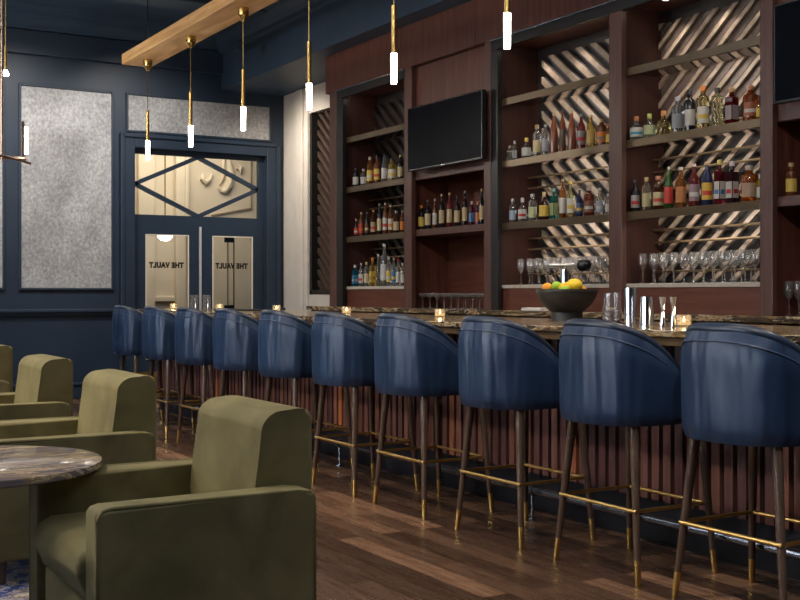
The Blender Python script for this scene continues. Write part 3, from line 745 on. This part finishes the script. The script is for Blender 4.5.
# ---------- stemware ----------
def solid_glass(outer, t=.0016):
    inner = [(max(r-t, .0), z) for r, z in outer if r > .006][::-1]
    return outer, inner
def wineglass(name='wine_glass', h=.215, r=.033):
    rb = r*.95
    w = MB()
    out = [(0, 0), (rb, .0), (rb, .002), (.012, .006), (.0045, .014), (.0042, h*.42), (.008, h*.46), (r*.75, h*.56), (r, h*.70), (r*.95, h*.85), (r*.82, h)]
    inn = [(r*.82-.0013, h), (r*.95-.0013, h*.85), (r-.0015, h*.70), (r*.72, h*.57), (.008, h*.485), (0, h*.48)]
    return w.lathe(out+inn, 16)
def coupe(h=.14, r=.046):
    w = MB(); rb = .032
    out = [(0, 0), (rb, 0), (rb, .002), (.010, .006), (.0045, .014), (.0042, h*.60), (.012, h*.66), (r*.72, h*.76), (r*.97, h*.9), (r, h)]
    inn = [(r-.0015, h), (r*.94, h*.9), (r*.68, h*.78), (.01, h*.70), (0, h*.69)]
    return w.lathe(out+inn, 18)
wg = None
def place(px, N, z, desc, group, proto, name):
    y = yline(px, N)
    if proto.get('used'): o = proto.copy(); col.objects.link(o)
    else: o = proto; proto['used'] = 1
    o.location = (N, y, z+.0005); S(o, desc, 'glass', group)
    return o
pw = wineglass().build('wine_glass', glass, None, True)
sites = []
for k in range(11): sites.append((521+k*8.6, 5.70, Zst, 'stemmed wine glass, %s from left in front row, left lit bay' % wordn[k], 'wine glasses in the left lit bay'))
for k in range(10): sites.append((532+k*7.9, 5.81, Zst, 'stemmed wine glass, %s from left in back row, left lit bay' % wordn[k], 'wine glasses in the left lit bay'))
for k in range(12): sites.append((643+k*10.2, 5.70, Zst, 'stemmed wine glass, %s from left in front row, right lit bay' % wordn[k], 'wine glasses in the right lit bay'))
for k in range(11): sites.append((655+k*9.6, 5.81, Zst, 'stemmed wine glass, %s from left in back row, right lit bay' % wordn[k], 'wine glasses in the right lit bay'))
for k, px in enumerate((789, 799)): sites.append((px, 5.70, Zc, ('left', 'right')[k]+' of two tall wine glasses on back counter at right edge', 'wine glasses at the right edge'))
pw['used'] = 0
for s in sites: place(*s[:5], pw, 'wine_glass')
pc = coupe().build('coupe_glass', glass, None, True); pc['used'] = 0
for k in range(9): place(423+k*7.1, 5.66, Zc, 'stemmed coupe glass, %s from left in front row under television' % wordn[k], 'coupe glasses on the back counter', pc, 'coupe_glass')
for k in range(8): place(430+k*6.7, 5.77, Zc, 'stemmed coupe glass, %s from left in back row under television' % wordn[k], 'coupe glasses on the back counter', pc, 'coupe_glass')
for o in col.objects:
    if 'used' in o: del o['used']

# bar tap (black knob on a chrome arm) and folded towel on the back counter
N = 5.55; y = yline(565, N)
e = empty('bar_tap', (N, y, Zc), 'chrome tap with horizontal arm and black round knob behind the bowl', 'tap')
yk = yline(584, N-.06)-y; zk = zat(N-.06, y+yk, 265)-Zc
MB().cone((0, 0, 0), (0, 0, zk-.03), .034, .034, 20).build('pillar', steel, e, True)
MB().cone((-.0, .18, zk+.005), (-.06, yk+.03, zk), .016, .016, 12).cone((0, 0, zk-.03), (0, 0, zk+.01), .016, .02).build('arm', chrome, e, True)
MB().lathe([(0, -.05), (.035, -.045), (.052, -.02), (.055, .01), (.045, .035), (0, .045)], 18).build('knob', black, e, True, (-.06, yk, zk))
yt = yline(534, 5.54)
o = MB().box(-.03, .055, -.13, .13, 0, .012, .005).box(-.025, .050, -.125, .128, .012, .024, .005).build('folded_towel', towelm, None, True, (5.535, yt, Zc+.001))
S(o, 'folded white bar towel on the back counter left of the fruit bowl', 'towel')

# ---------- bar ----------
ZBAR = 1.055; by0, by1 = 1.3, 11.5
NBB = 4.62
o = MB().box(0, NBB-3.6, by0-by1, 0, -.031, 0, .004).build('marble_countertop', marblebar, None, False, (3.6, by1, ZBAR))
S(o, 'long dark marble bar top with gold veins behind the stools', 'countertop')
MB().box(.012, NBB-3.6-.02, by0-by1+.02, -.02, -.07, -.031, .003).build('edge_trim', noisy('brass_brown_trim', [(.3, (.16, .10, .05)), (.7, (.22, .15, .08))], 8, rough=.4, metal=.5), o)
e = empty('bar_counter', (3.90, by1, 0), 'reddish ribbed timber bar front with dark plinth behind the stools', 'bar')
L = by1-.06-by0
MB().box(.03, .60, -L, -.0, .215, ZBAR-.072).build('carcass', darkin, e)
w = MB(); k = 0
yy = -L+.004
while yy < -.055:
    w.box(-.0, .03, yy, yy+.050, .215, ZBAR-.072); yy += .078
w.build('ribbed_front', slatf, e)
MB().box(.035, .55, -L, 0, 0, .215).build('plinth', plinthm, e)
w = MB().tube([(-.13, -L, .155), (-.13, -.02, .155)], .021, 14); w.build('foot_rail', railm, e, True)
yb = yline(534, 3.78)-by1
n = -6
while True:
    y = yb+n*2.23
    n += 1
    if y < -L: continue
    if y > 0: break
    MB().cone((-.13, y, 0), (-.13, y, .14), .009, .009, 10).lathe([(0, 0), (.03, 0), (.03, .006), (0, .008)], 14, (-.13, y, 0)).cone((-.13, y-.02, .155), (-.13, y+.02, .155), .028, .028, 16).build('rail_bracket', railm, e, True)

# ---------- bar stools ----------
def make_stool():
    e = empty('bar_stool', (0, 0, 0))
    # shell: back at -X, open towards +X
    zb, R, SX = .658, .264, -.042
    A = math.radians(138)
    def rim(t):     # t in [-1,1]
        u = abs(t)
        return 1.086-.31*max(0, (u-.12)/.88)**1.9
    def plan(ang, r):   # slightly squared circle, 0 = back
        c, s_ = math.cos(ang), math.sin(ang)
        p = 2.5
        k = (abs(c)**p+abs(s_)**p)**(-1/p)
        return (-c*k*r*.98+SX, s_*k*r)
    nseg, nh = 48, 14
    bm = bmesh.new(); out = []; inn = []
    th = .045
    for i in range(nseg+1):
        t = -1+2*i/nseg; ang = t*A; zt = rim(t)
        co = []; ci = []
        for j in range(nh+1):
            s_ = j/nh
            z = zb+(zt-zb)*s_
            flare = 1.015+.025*s_-(.05 if j == 0 else .010 if j == 1 else 0)-.09*max(0, (s_-.72)/.28)**1.8
            x, y = plan(ang, R*flare); co.append(bm.verts.new((x, y, z)))
            x, y = plan(ang, R*flare-th+(.012 if j == nh else 0)); ci.append(bm.verts.new((x, y, z+(.004 if j == nh else 0))))
        out.append(co); inn.append(ci)
    for i in range(nseg):
        for j in range(nh):
            bm.faces.new((out[i][j], out[i+1][j], out[i+1][j+1], out[i][j+1]))
            bm.faces.new((inn[i][j], inn[i][j+1], inn[i+1][j+1], inn[i+1][j]))
        bm.faces.new((out[i][nh], out[i+1][nh], inn[i+1][nh], inn[i][nh]))
        bm.faces.new((out[i][0], inn[i][0], inn[i+1][0], out[i+1][0]))
    for a in (0, nseg):
        for j in range(nh): bm.faces.new((out[a][j], out[a][j+1], inn[a][j+1], inn[a][j]))
    m = MB(); m.bm.free(); m.bm = bm
    m.build('shell', leather, e, True)
    # padded rim roll over the shell's top and its piping
    pts = []; pip = []
    for i in range(nseg+1):
        t = -1+2*i/nseg; ang = t*A; x, y = plan(ang, R*.95-.019); pts.append((x, y, rim(t)-.002))
        x, y = plan(ang, R*1.012); pip.append((x, y, rim(t)-.046-.010*abs(t)))
    x, y = plan(A, R-.012)
    m = MB(); 
    front = [(pts[-1][0]+.012, pts[-1][1]-.0, zz) for zz in (rim(1)-.05, zb+.06)]
    m.tube([(pts[0][0]+.008, pts[0][1], zb+.05), (pts[0][0]+.012, pts[0][1], rim(1)-.06)]+pts+[(pts[-1][0]+.012, pts[-1][1], rim(1)-.06), (pts[-1][0]+.008, pts[-1][1], zb+.05)], .024, 12)
    m.build('padded_rim', leatherd, e, 'all')
    MB().tube(pip, .0035, 6).build('piping', pipingm, e, True)
    # seat
    m = MB(); prof_ = [(0, .668), (.20, .668), (.218, .672), (.225, .70), (.215, .735), (.18, .752), (0, .758)]
    m.lathe(prof_, 32, (.015+SX, 0, 0)); m.build('seat', leather, e, True)
    MB().lathe([(0, .655), (.222, .656), (.228, .660), (.228, .667), (0, .667)], 32, (SX, 0, 0)).build('seat_base', leatherd, e, True)
    # legs
    corners = [(-1, 1), (-1, -1), (1, 1), (1, -1)]
    for sx, sy in corners:
        f = Vector((sx*.222+.012, sy*.274, 0)); t = Vector((-.166, sy*.200, .672)) if sx < 0 else Vector((.190, sy*.225, .672))
        fz = f+(t-f)*(.105/.672)
        rf = .0125; rt = .0215
        l = MB().cone(fz, t, rf+(rt-rf)*.17, rt, 14).build('leg', legm, e, True)
        MB().cone(f, fz, rf, rf+(rt-rf)*.17+.0008, 14).build('brass_tip', sbrass, l, True)
    z = .305; k = z/.672
    qx = .222+(.160-.222)*k+.012; qy = .270+(.200-.270)*k+.010
    m = MB()
    P = [(-qx+.003, -qy, z), (qx+.003, -qy, z), (qx+.003, qy, z), (-qx+.003, qy, z)]
    for a, b in zip(P, P[1:]+P[:1]): m.cone(a, b, .0085, .0085, 10)
    for p in P: 
        bmesh.ops.create_uvsphere(m.bm, u_segments=10, v_segments=8, radius=.0086, matrix=Matrix.Translation(p))
    m.build('footrest', sbrass, e, True)
    return e
st = make_stool()
names = ['nearest navy leather bar stool, cut by the right edge of the photo', 'second navy bar stool from the right, before the candle and jiggers', 'third navy bar stool from the right, in front of the fruit bowl',
         'fourth navy bar stool from the right, in front of the lower glasses', 'fifth navy bar stool from the right, just right of the nearest armchair', 'sixth navy bar stool from the right, above the nearest armchair back',
         'seventh navy bar stool from right, fourth from the far end', 'eighth navy bar stool from right, third from the far end', 'ninth navy bar stool from right, second from the far end', 'farthest navy bar stool at the left end of the bar']
for k in range(10):
    loc = (3.50-.011*k, [3.09, 3.835, 4.63, 5.475, 6.25, 7.05, 7.86, 8.65, 9.45, 10.27][k], 0)
    o = st if k == 0 else copy_thing(st)
    o.location = loc; o.rotation_euler.z = math.radians([.4, -.4, .2, -.3, .4, 0, -.5, .4, 0, -.5][k])
    S(o, names[k], 'bar stool', 'navy leather bar stools along the bar')

# ---------- things on the bar ----------
def candle(px, N, label, r=.037, h=.055, ):
    y = yline(px, N); e = empty('votive_candle', (N, y, ZBAR+.0005), label, 'candle', 'votive candles on the bar')
    MB().lathe([(0, 0), (r*.92, 0), (r, .004), (r, h), (r-.004, h), (r-.004, .008), (0, .008)], 20).build('glass_holder', votive, e, True)
    MB().lathe([(0, .009), (r-.006, .009), (r-.006, .024), (0, .024)], 18).build('wax', wax, e, True)
    MB().lathe([(0, .024), (.004, .028), (.0055, .034), (.003, .042), (0, .050)], 10).build('flame', flame, e, True)
    ld = bpy.data.lights.new('candle_light', 'POINT'); ld.energy = .35; ld.color = (1, .62, .28); ld.shadow_soft_size = .012
    o = bpy.data.objects.new('candle_light', ld); col.objects.link(o); o.location = (N, y, ZBAR+.075)
for px, N, lb in ((684, 4.08, 'lit square looking votive candle beside the jiggers on bar'), (440, 4.25, 'lit votive candle in front of the coupe glasses'), (346.5, 4.3, 'lit votive candle below the blue bottle, above fifth stool'),
                  (276.5, 4.3, 'lit votive candle in front of the door frame at right'), (219.5, 4.3, 'lit votive candle in front of right door glass'), (173.5, 4.0, 'farthest lit votive candle in front of left door glass')):
    candle(px, N, lb)
# fruit bowl
N = 4.25; y = yline(567, N); d = depth(N, y)
e = empty('fruit_bowl', (N, y, ZBAR+.0005), 'large matte black footed bowl of citrus on the bar top', 'bowl')
R = 30.5*d/F; hb = zat(N, y, 289.5)-ZBAR; rf = R*.52
outp = [(0, 0), (rf, 0), (rf*1.0, hb*.05), (rf*.98, hb*.28), (R*.78, hb*.50), (R*.93, hb*.72), (R, hb*.94), (R, hb)]
inp = [(R-.008, hb), (R-.009, hb*.94), (R*.88, hb*.74), (R*.70, hb*.54), (R*.4, hb*.36), (0, hb*.32)]
MB().lathe(outp+inp, 40).build('bowl_body', ceramic, e, True)
MB().lathe([(R-.001, hb*.90), (R+.003, hb*.92), (R+.003, hb*1.0), (R-.001, hb*1.01)], 40).build('bowl_rim', ceramic, e, True)
def fruit(px, py, r, m, name, label, grp, dn=0, stretch=1.0):
    NN = N+dn; yy = yline(px, NN); z = zat(NN, yy, py)
    P = [(0, -r*stretch)]
    for k in range(1, 12):
        a = -math.pi/2+math.pi*k/12; P.append((r*math.cos(a), r*stretch*math.sin(a)))
    P.append((0, r*stretch))
    w = MB().lathe(P, 20, axis=Matrix.Rotation(math.radians(80), 4, 'X') @ Matrix.Rotation(.3, 4, 'Y'))
    o = w.build('skin' if False else name, m, None, True, (NN, yy, z)); S(o, label, 'fruit', grp)
G = 'citrus fruit in the black bowl'
fruit(574, 286, .043, lemonm, 'lemon', 'largest yellow lemon on top of the citrus in bowl', G, 0, 1.25)
fruit(547.5, 288.5, .034, orangem, 'orange', 'leftmost orange in the black bowl', G, -.02)
fruit(556.5, 286.5, .030, limem, 'lime', 'green lime between the left orange and lemon', G, -.03, 1.1)
fruit(565, 288, .034, lemonm, 'lemon', 'smaller yellow lemon beside the lime', G, -.06, 1.15)
fruit(582, 290.5, .030, orangem, 'orange', 'rightmost orange low at the bowl rim', G, .07)
fruit(565, 290.5, .027, limem, 'lime', 'lime low at the front rim of bowl', G, -.085, 1.1)
fruit(568, 292, .034, orangem, 'orange', 'orange at the back of the bowl behind the lemons', G, .10)
# mixing glass
def onbar(px, N): y = yline(px, N); return y, depth(N, y)
def tumbler(px, N, r, h, label, name='mixing_glass'):
    y, d = onbar(px, N)
    e = empty(name, (N, y, ZBAR+.0005), label, 'glass', 'cut glass tumblers on the bar')
    w = MB(); n = 24; P = []
    w.lathe([(0, 0), (r*.95, 0), (r, .006), (r, h*.45), (r*1.0, h), (r-.003, h), (r-.004, h*.5), (r-.006, .018), (0, .018)], n)
    w.build('glass_body', cutg, e, True)
    w = MB()
    for k in range(12):
        a = 2*math.pi*k/12; a2 = a+2*math.pi/12
        p = [(math.cos(a+(a2-a)*t)*(r+.0008), math.sin(a+(a2-a)*t)*(r+.0008), h*(.12+.36*t)) for t in (0, .5, 1)]
        w.tube(p, .0013, 4)
        p = [(math.cos(a2-(a2-a)*t)*(r+.0008), math.sin(a2-(a2-a)*t)*(r+.0008), h*(.12+.36*t)) for t in (0, .5, 1)]
        w.tube(p, .0013, 4)
    w.build('cut_pattern', cutg, e, True)
y, d = onbar(612, 4.15)
tumbler(612, 4.15, 9.3*d/F, 30.5*d/F, 'large cut glass mixing beaker between bowl and shakers')
def shaker(px, N, top, base, rt, rb, label):
    y, d = onbar(px, N); h = zat(N, y, top)-ZBAR
    a, b = rb*d/F, rt*d/F
    w = MB().lathe([(0, 0), (a, 0), (a*1.0, .004), (a+(b-a)*.9, h*.9), (b, h), (b-.002, h), (a-.003, .01), (0, .01)], 32)
    o = w.build('cocktail_shaker', steel, None, True, (N, y, ZBAR+.0005)); S(o, label, 'cocktail shaker', 'steel shaker tins on the bar')
shaker(630.5, 4.10, 288, 326, 6.6, 5.9, 'taller polished steel shaker tin beside the mixing beaker')
shaker(647, 4.08, 297, 327, 6.0, 7.2, 'shorter wider steel shaker tin left of the jiggers')
def jigger(px, N, label):
    y, d = onbar(px, N); h = zat(N, y, 297)-ZBAR; r = 4.1*d/F
    w = MB().lathe([(0, .012), (r*.80, 0), (r*.85, .001), (r*.42, h*.42), (r*.40, h*.52), (r, h), (r-.0015, h), (r*.3, h*.62), (0, h*.6)], 24)
    o = w.build('jigger', chrome, None, True, (N, y, ZBAR+.0005)); S(o, label, 'jigger', 'hourglass jiggers on the bar')
jigger(663, 4.06, 'left of two slim hourglass metal jiggers on the bar')
jigger(673.5, 4.06, 'right of two slim hourglass metal jiggers, touching the candle')
y = yline(241, 4.25)
o = MB().box(-.14, .14, -.35, .35, 0, .012, .003).build('bar_mat', rubber, None, False, (4.25, y, ZBAR+.0005)); S(o, 'thin black rubber bar mat far down the bar', 'bar mat')

# ---------- pendant beam ----------
NP = 3.9
ye = 12.16; zb = zat(3.72, ye, 64.5)
e = empty('pendant_light', (NP, ye, zb), 'pale oak beam light with a row of brass rods and glowing tubes', 'pendant light')
ys = 3.9*(1.367-.33*3)
w = MB(); w.box(-.16, .16, ys-.4-ye, 0, 0, .115, .006); w.build('oak_beam', beamm, e)
ztube = .361*NP+H
for k in range(-2, 6):
    y = NP*(1.367+.33*k); ly = y-ye; zl = ztube-zb
    r_ = MB().cone((0, ly, zl+.50), (0, ly, 0), .0045, .0045, 8).build('rod', brass, e, True)
    MB().lathe([(0, -.125), (.012, -.12), (.02, -.10), (.045, -.07), (.048, -.06), (.048, 0), (0, 0)], 20, (0, ly, 0)).build('cap', brass, r_, True)
    MB().cone((0, ly, zl+.205), (0, ly, zl+.53), .0175, .0175, 14).build('sleeve', brass, r_, True)
    MB().lathe([(0, zl), (.017, zl+.002), (.019, zl+.008), (.021, zl+.205), (0, zl+.205)], 16, (0, ly, 0)).build('glow_tube', tubem, r_, True)
for y in (NP*(1.367+.33*5), 7.0, 3.0):
    MB().cone((0, y-ye, .115), (0, y-ye, ZC-zb), .006, .006, 8).lathe([(0, ZC-zb-.03), (.05, ZC-zb-.03), (.05, ZC-zb), (0, ZC-zb)], 16, (0, y-ye, 0)).build('suspension_rod', dbronze, e, True)

# ---------- chandelier over the lounge (partly in view) ----------
Yc = 6.6; nC = nline(2, Yc)
e = empty('chandelier', (nC, Yc, 0), 'slim brass chandelier with glowing bar, cut by the left edge', 'chandelier')
dC = depth(nC, Yc); zr = zat(nC, Yc, 156)
MB().cone((0, 0, zr-.03), (0, 0, ZC), .0075, .0075, 10).lathe([(0, ZC-.03), (.06, ZC-.03), (.06, ZC), (0, ZC)], 16).build('stem', copperm, e, True)
ne = nline(26, Yc+.05)-nC
MB().tube([(-1.0, 0, zr), (ne, .05, zr-.002)], .010, 8).tube([(-1.0, -.14, zr), (0, -.13, zr-.015), (ne+.02, .03, zr-.03)], .007, 8).build('arm', copperm, e, True)
nt = nline(24.0, Yc)-nC
hh = 36*dC/F
MB().box(nt-.016, nt+.002, -.01, .01, zr, zr+hh, .003).build('bar_holder', copperm, e)
MB().box(nt+.004, nt+.022, -.009, .009, zr+.02, zr+hh-.03, .004).build('glow_bar', tubem, e)
MB().box(-.9, -.88, -.01, .01, zr, zr+hh, .003).box(-.876, -.86, -.009, .009, zr+.02, zr+hh-.03, .004).build('glow_bar', tubem, e)
Yp = 11.5; n = nline(5.5, Yp); z = zat(n, Yp, 76)
e = empty('small_pendant', (n, Yp, z), 'tiny bright pendant lamp near the upper left corner', 'pendant light')
MB().cone((0, 0, .22), (0, 0, ZC-z), .006, .006, 8).cone((0, 0, .05), (0, 0, .30), .014, .014, 10).build('rod', sbrass, e, True)
MB().lathe([(0, 0), (.03, .005), (.032, .02), (.016, .055), (0, .06)], 14).build('bulb', tubem, e, True)

# ---------- armchairs ----------
def wn(o):
    m = o.modifiers.new('weighted', 'WEIGHTED_NORMAL'); m.keep_sharp = False; m.weight = 80
    return o
def make_chair():
    e = empty('armchair', (0, 0, 0))
    hw = .405; aw = .122; za = .597
    # faces -X; rear at x=.36
    for s in (-1, 1):
        y0, y1 = (s*hw, s*(hw-aw)) if s < 0 else (hw-aw, hw)
        w = MB().prism([(-.335, .10), (.358, .10), (.358, za-.014), (.34, za-.004), (.30, za), (-.30, za), (-.322, za-.006), (-.335, za-.022)], (y0, y1), 'y')
        es = [ed for ed in w.bm.edges if abs(ed.verts[0].co.y-ed.verts[1].co.y) < 1e-5]
        bmesh.ops.bevel(w.bm, geom=es, offset=.018, segments=4, profile=.5, affect='EDGES')
        a = wn(w.build('arm', velvetm, e, 'all'))
        yi = s*(hw-.008)
        pts = [(-.331, yi, .12), (-.331, yi, za-.05), (-.328, yi, za-.026), (-.314, yi, za-.008), (-.29, yi, za-.003), (.30, yi, za-.003), (.335, yi, za-.008), (.352, yi, za-.024), (.354, yi, za-.06), (.354, yi, .12)]
        MB().tube(pts, .0065, 8).build('welt', velvetm, a, 'all')
    yb = hw-aw-.002
    def soft(name, prof_, off, seg=5):
        w = MB().prism(prof_, (-yb, yb), 'y')
        es = [ed for ed in w.bm.edges if abs(ed.verts[0].co.y-ed.verts[1].co.y) < 1e-5]
        bmesh.ops.bevel(w.bm, geom=es, offset=off, segments=seg, profile=.5, affect='EDGES')
        return wn(w.build(name, velvetm, e, 'all'))
    def arc(cx, cz, rx, rz, a0, a1, n=9):
        return [(cx+rx*math.cos(math.radians(a0+(a1-a0)*k/n)), cz+rz*math.sin(math.radians(a0+(a1-a0)*k/n))) for k in range(n+1)]
    soft('backrest', [(.185, .38), (.195, .52), (.212, .66), (.222, .73)]+arc(.300, .762, .075, .070, 170, 98)+[(.35, .837)]+arc(.375, .800, .034, .035, 85, 5, 6)+[(.410, .12), (.26, .12)], .020)
    soft('seat_cushion', [(-.325, .312)]+arc(-.29, .405, .065, .058, 200, 95, 8)+[(-.10, .466), (.15, .458), (.24, .45), (.24, .312)], .028)
    MB().box(-.315, .34, -yb, yb, .10, .309, .02, 3).build('seat_base', velvetm, e, True)
    for sx in (-.28, .31):
        for sy in (-1, 1): MB().cone((sx, sy*.34, 0), (sx, sy*.34, .102), .018, .024, 12).build('leg', legm, e, True)
    return e
ch = make_chair()
lbl = ['nearest olive velvet armchair at the bottom of the photo', 'second olive velvet armchair, just beyond the marble table', 'third olive velvet armchair from the camera, half cut by left edge', 'farthest olive armchair, only its back corner at left edge']
for k, (nr, yc) in enumerate(((1.245, 3.60), (1.285, 5.255), (1.325, 6.82), (1.375, 8.61))):
    o = ch if k == 0 else copy_thing(ch)
    o.location = (nr, yc, .0115); S(o, lbl[k], 'armchair', 'olive velvet armchairs')

# ---------- lounge table and rug ----------
tn, ty, R = .735, 4.085, .432
e = empty('side_table', (tn, ty, 0), 'round lounge table with brown veined marble top beside nearest armchair', 'table')
MB().lathe([(0, .6145), (R-.006, .6145), (R, .619), (R+.002, .630), (R, .640), (R-.004, .643), (0, .643)], 72).build('table_top', marbletab, e, True)
MB().cone((-.16, .02, .02), (-.16, .02, .614), .05, .05, 24).build('pedestal', legm, e, True)
MB().lathe([(0, .0), (.17, 0), (.17, .015), (.05, .03), (0, .03)], 36, (-.16, .02, .011)).build('base_plate', dbronze, e, True)
o = MB().box(-2.4, 1.45, -2.5, 5.4, 0, .010, .003).build('rug', rugmat, None, False, (.4, 4.4, .0005)); S(o, 'blue and cream patterned rug under the lounge table', 'rug')

# ---------- lighting: room lamps and added fill lights ----------
def spot(loc, energy, target, size=80, color=(1, .86, .70), soft=.06):
    ld = bpy.data.lights.new('fill_spot', 'SPOT'); ld.energy = energy; ld.spot_size = math.radians(size); ld.spot_blend = .9; ld.shadow_soft_size = soft; ld.color = color  # unseen spots added to brighten stools, chairs, walls and fascia
    o = bpy.data.objects.new('fill_spot', ld); col.objects.link(o); o.location = loc
    o.rotation_euler = (Vector(target)-Vector(loc)).to_track_quat('-Z', 'Y').to_euler(); return o
for y in (1.5, 3.6, 5.7, 7.8, 9.9): spot((1.9, y, 4.3), 120, (3.3, y+.2, .9), 75)
for y in (4.9, 6.6, 8.3): spot((-.6, y, 4.3), 150, (1.2, y-.6, .6), 70)
for n in (1.6, 3.0, 4.3): spot((n, 11.4, 4.3), 90, (n, YB, 1.9), 90, (1, .95, .88))
for y in (1.0, 3.0, 5.2, 7.4): spot((1.0, y, 4.3), 80, (5.6, y+3.4, 2.3), 42, (1, .86, .72))
spot((5.2, 12.2, 3.66), 70, (6.2, 12.6, 2.0), 120)
for y in (2.6, 4.6, 6.6, 8.6, 10.4): spot((4.9, y, 3.66), 60, (4.1, y, 1.0), 75)
# soft fill panels added under the ceiling coffers, no fixture there
for loc, sx, sy, en in (((-.3, 2.0, 4.28), 2.0, 3.0, 18), ((-.3, 9.5, 4.28), 3.0, 3.0, 40), ((3.2, 1.0, 4.28), 2.2, 4.0, 26)):
    label_light('coffer_fill', sx, sy, en, loc, (0, 0, 0), (.80, .88, 1))
ld = bpy.data.lights.new('chandelier_fill', 'POINT'); ld.energy = 55; ld.color = (1, .90, .80); ld.shadow_soft_size = .4  # point light added off the chandelier to lift ceiling, beam and wall
o = bpy.data.objects.new('chandelier_fill', ld); col.objects.link(o); o.location = (-.9, 6.6, 2.7)
ld = bpy.data.lights.new('small_pendant_bulb', 'POINT'); ld.energy = 26; ld.color = (1, .9, .8); ld.shadow_soft_size = .03
o = bpy.data.objects.new('small_pendant_bulb', ld); col.objects.link(o); o.location = (nline(5.5, 11.5), 11.5, 3.2)
# vestibule
label_light('vestibule_light', 2.0, 1.2, 34, (5.2, 14.5, 3.75), (0, 0, 0), (1, .86, .66))
ld = bpy.data.lights.new('dome_bulb', 'POINT'); ld.energy = 8; ld.color = (1, .9, .75); ld.shadow_soft_size = .08
o = bpy.data.objects.new('dome_bulb', ld); col.objects.link(o); o.location = (nline(165, 14.8), 14.8, zl-.12)

wd = bpy.data.worlds.new('world'); sc.world = wd; wd.use_nodes = True
wd.node_tree.nodes['Background'].inputs['Color'].default_value = (.10, .14, .22, 1); wd.node_tree.nodes['Background'].inputs['Strength'].default_value = .3
sc.view_settings.view_transform = 'Standard'; sc.view_settings.look = 'None'; sc.view_settings.exposure = 0.98; sc.view_settings.gamma = 1
sc.view_settings.use_curve_mapping = False
sc.cycles.use_denoising = True
sc.cycles.max_bounces = 10; sc.cycles.transparent_max_bounces = 16; sc.cycles.transmission_bounces = 10
sc.cycles.sample_clamp_indirect = 6
sc.cycles.caustics_reflective = False; sc.cycles.caustics_refractive = False
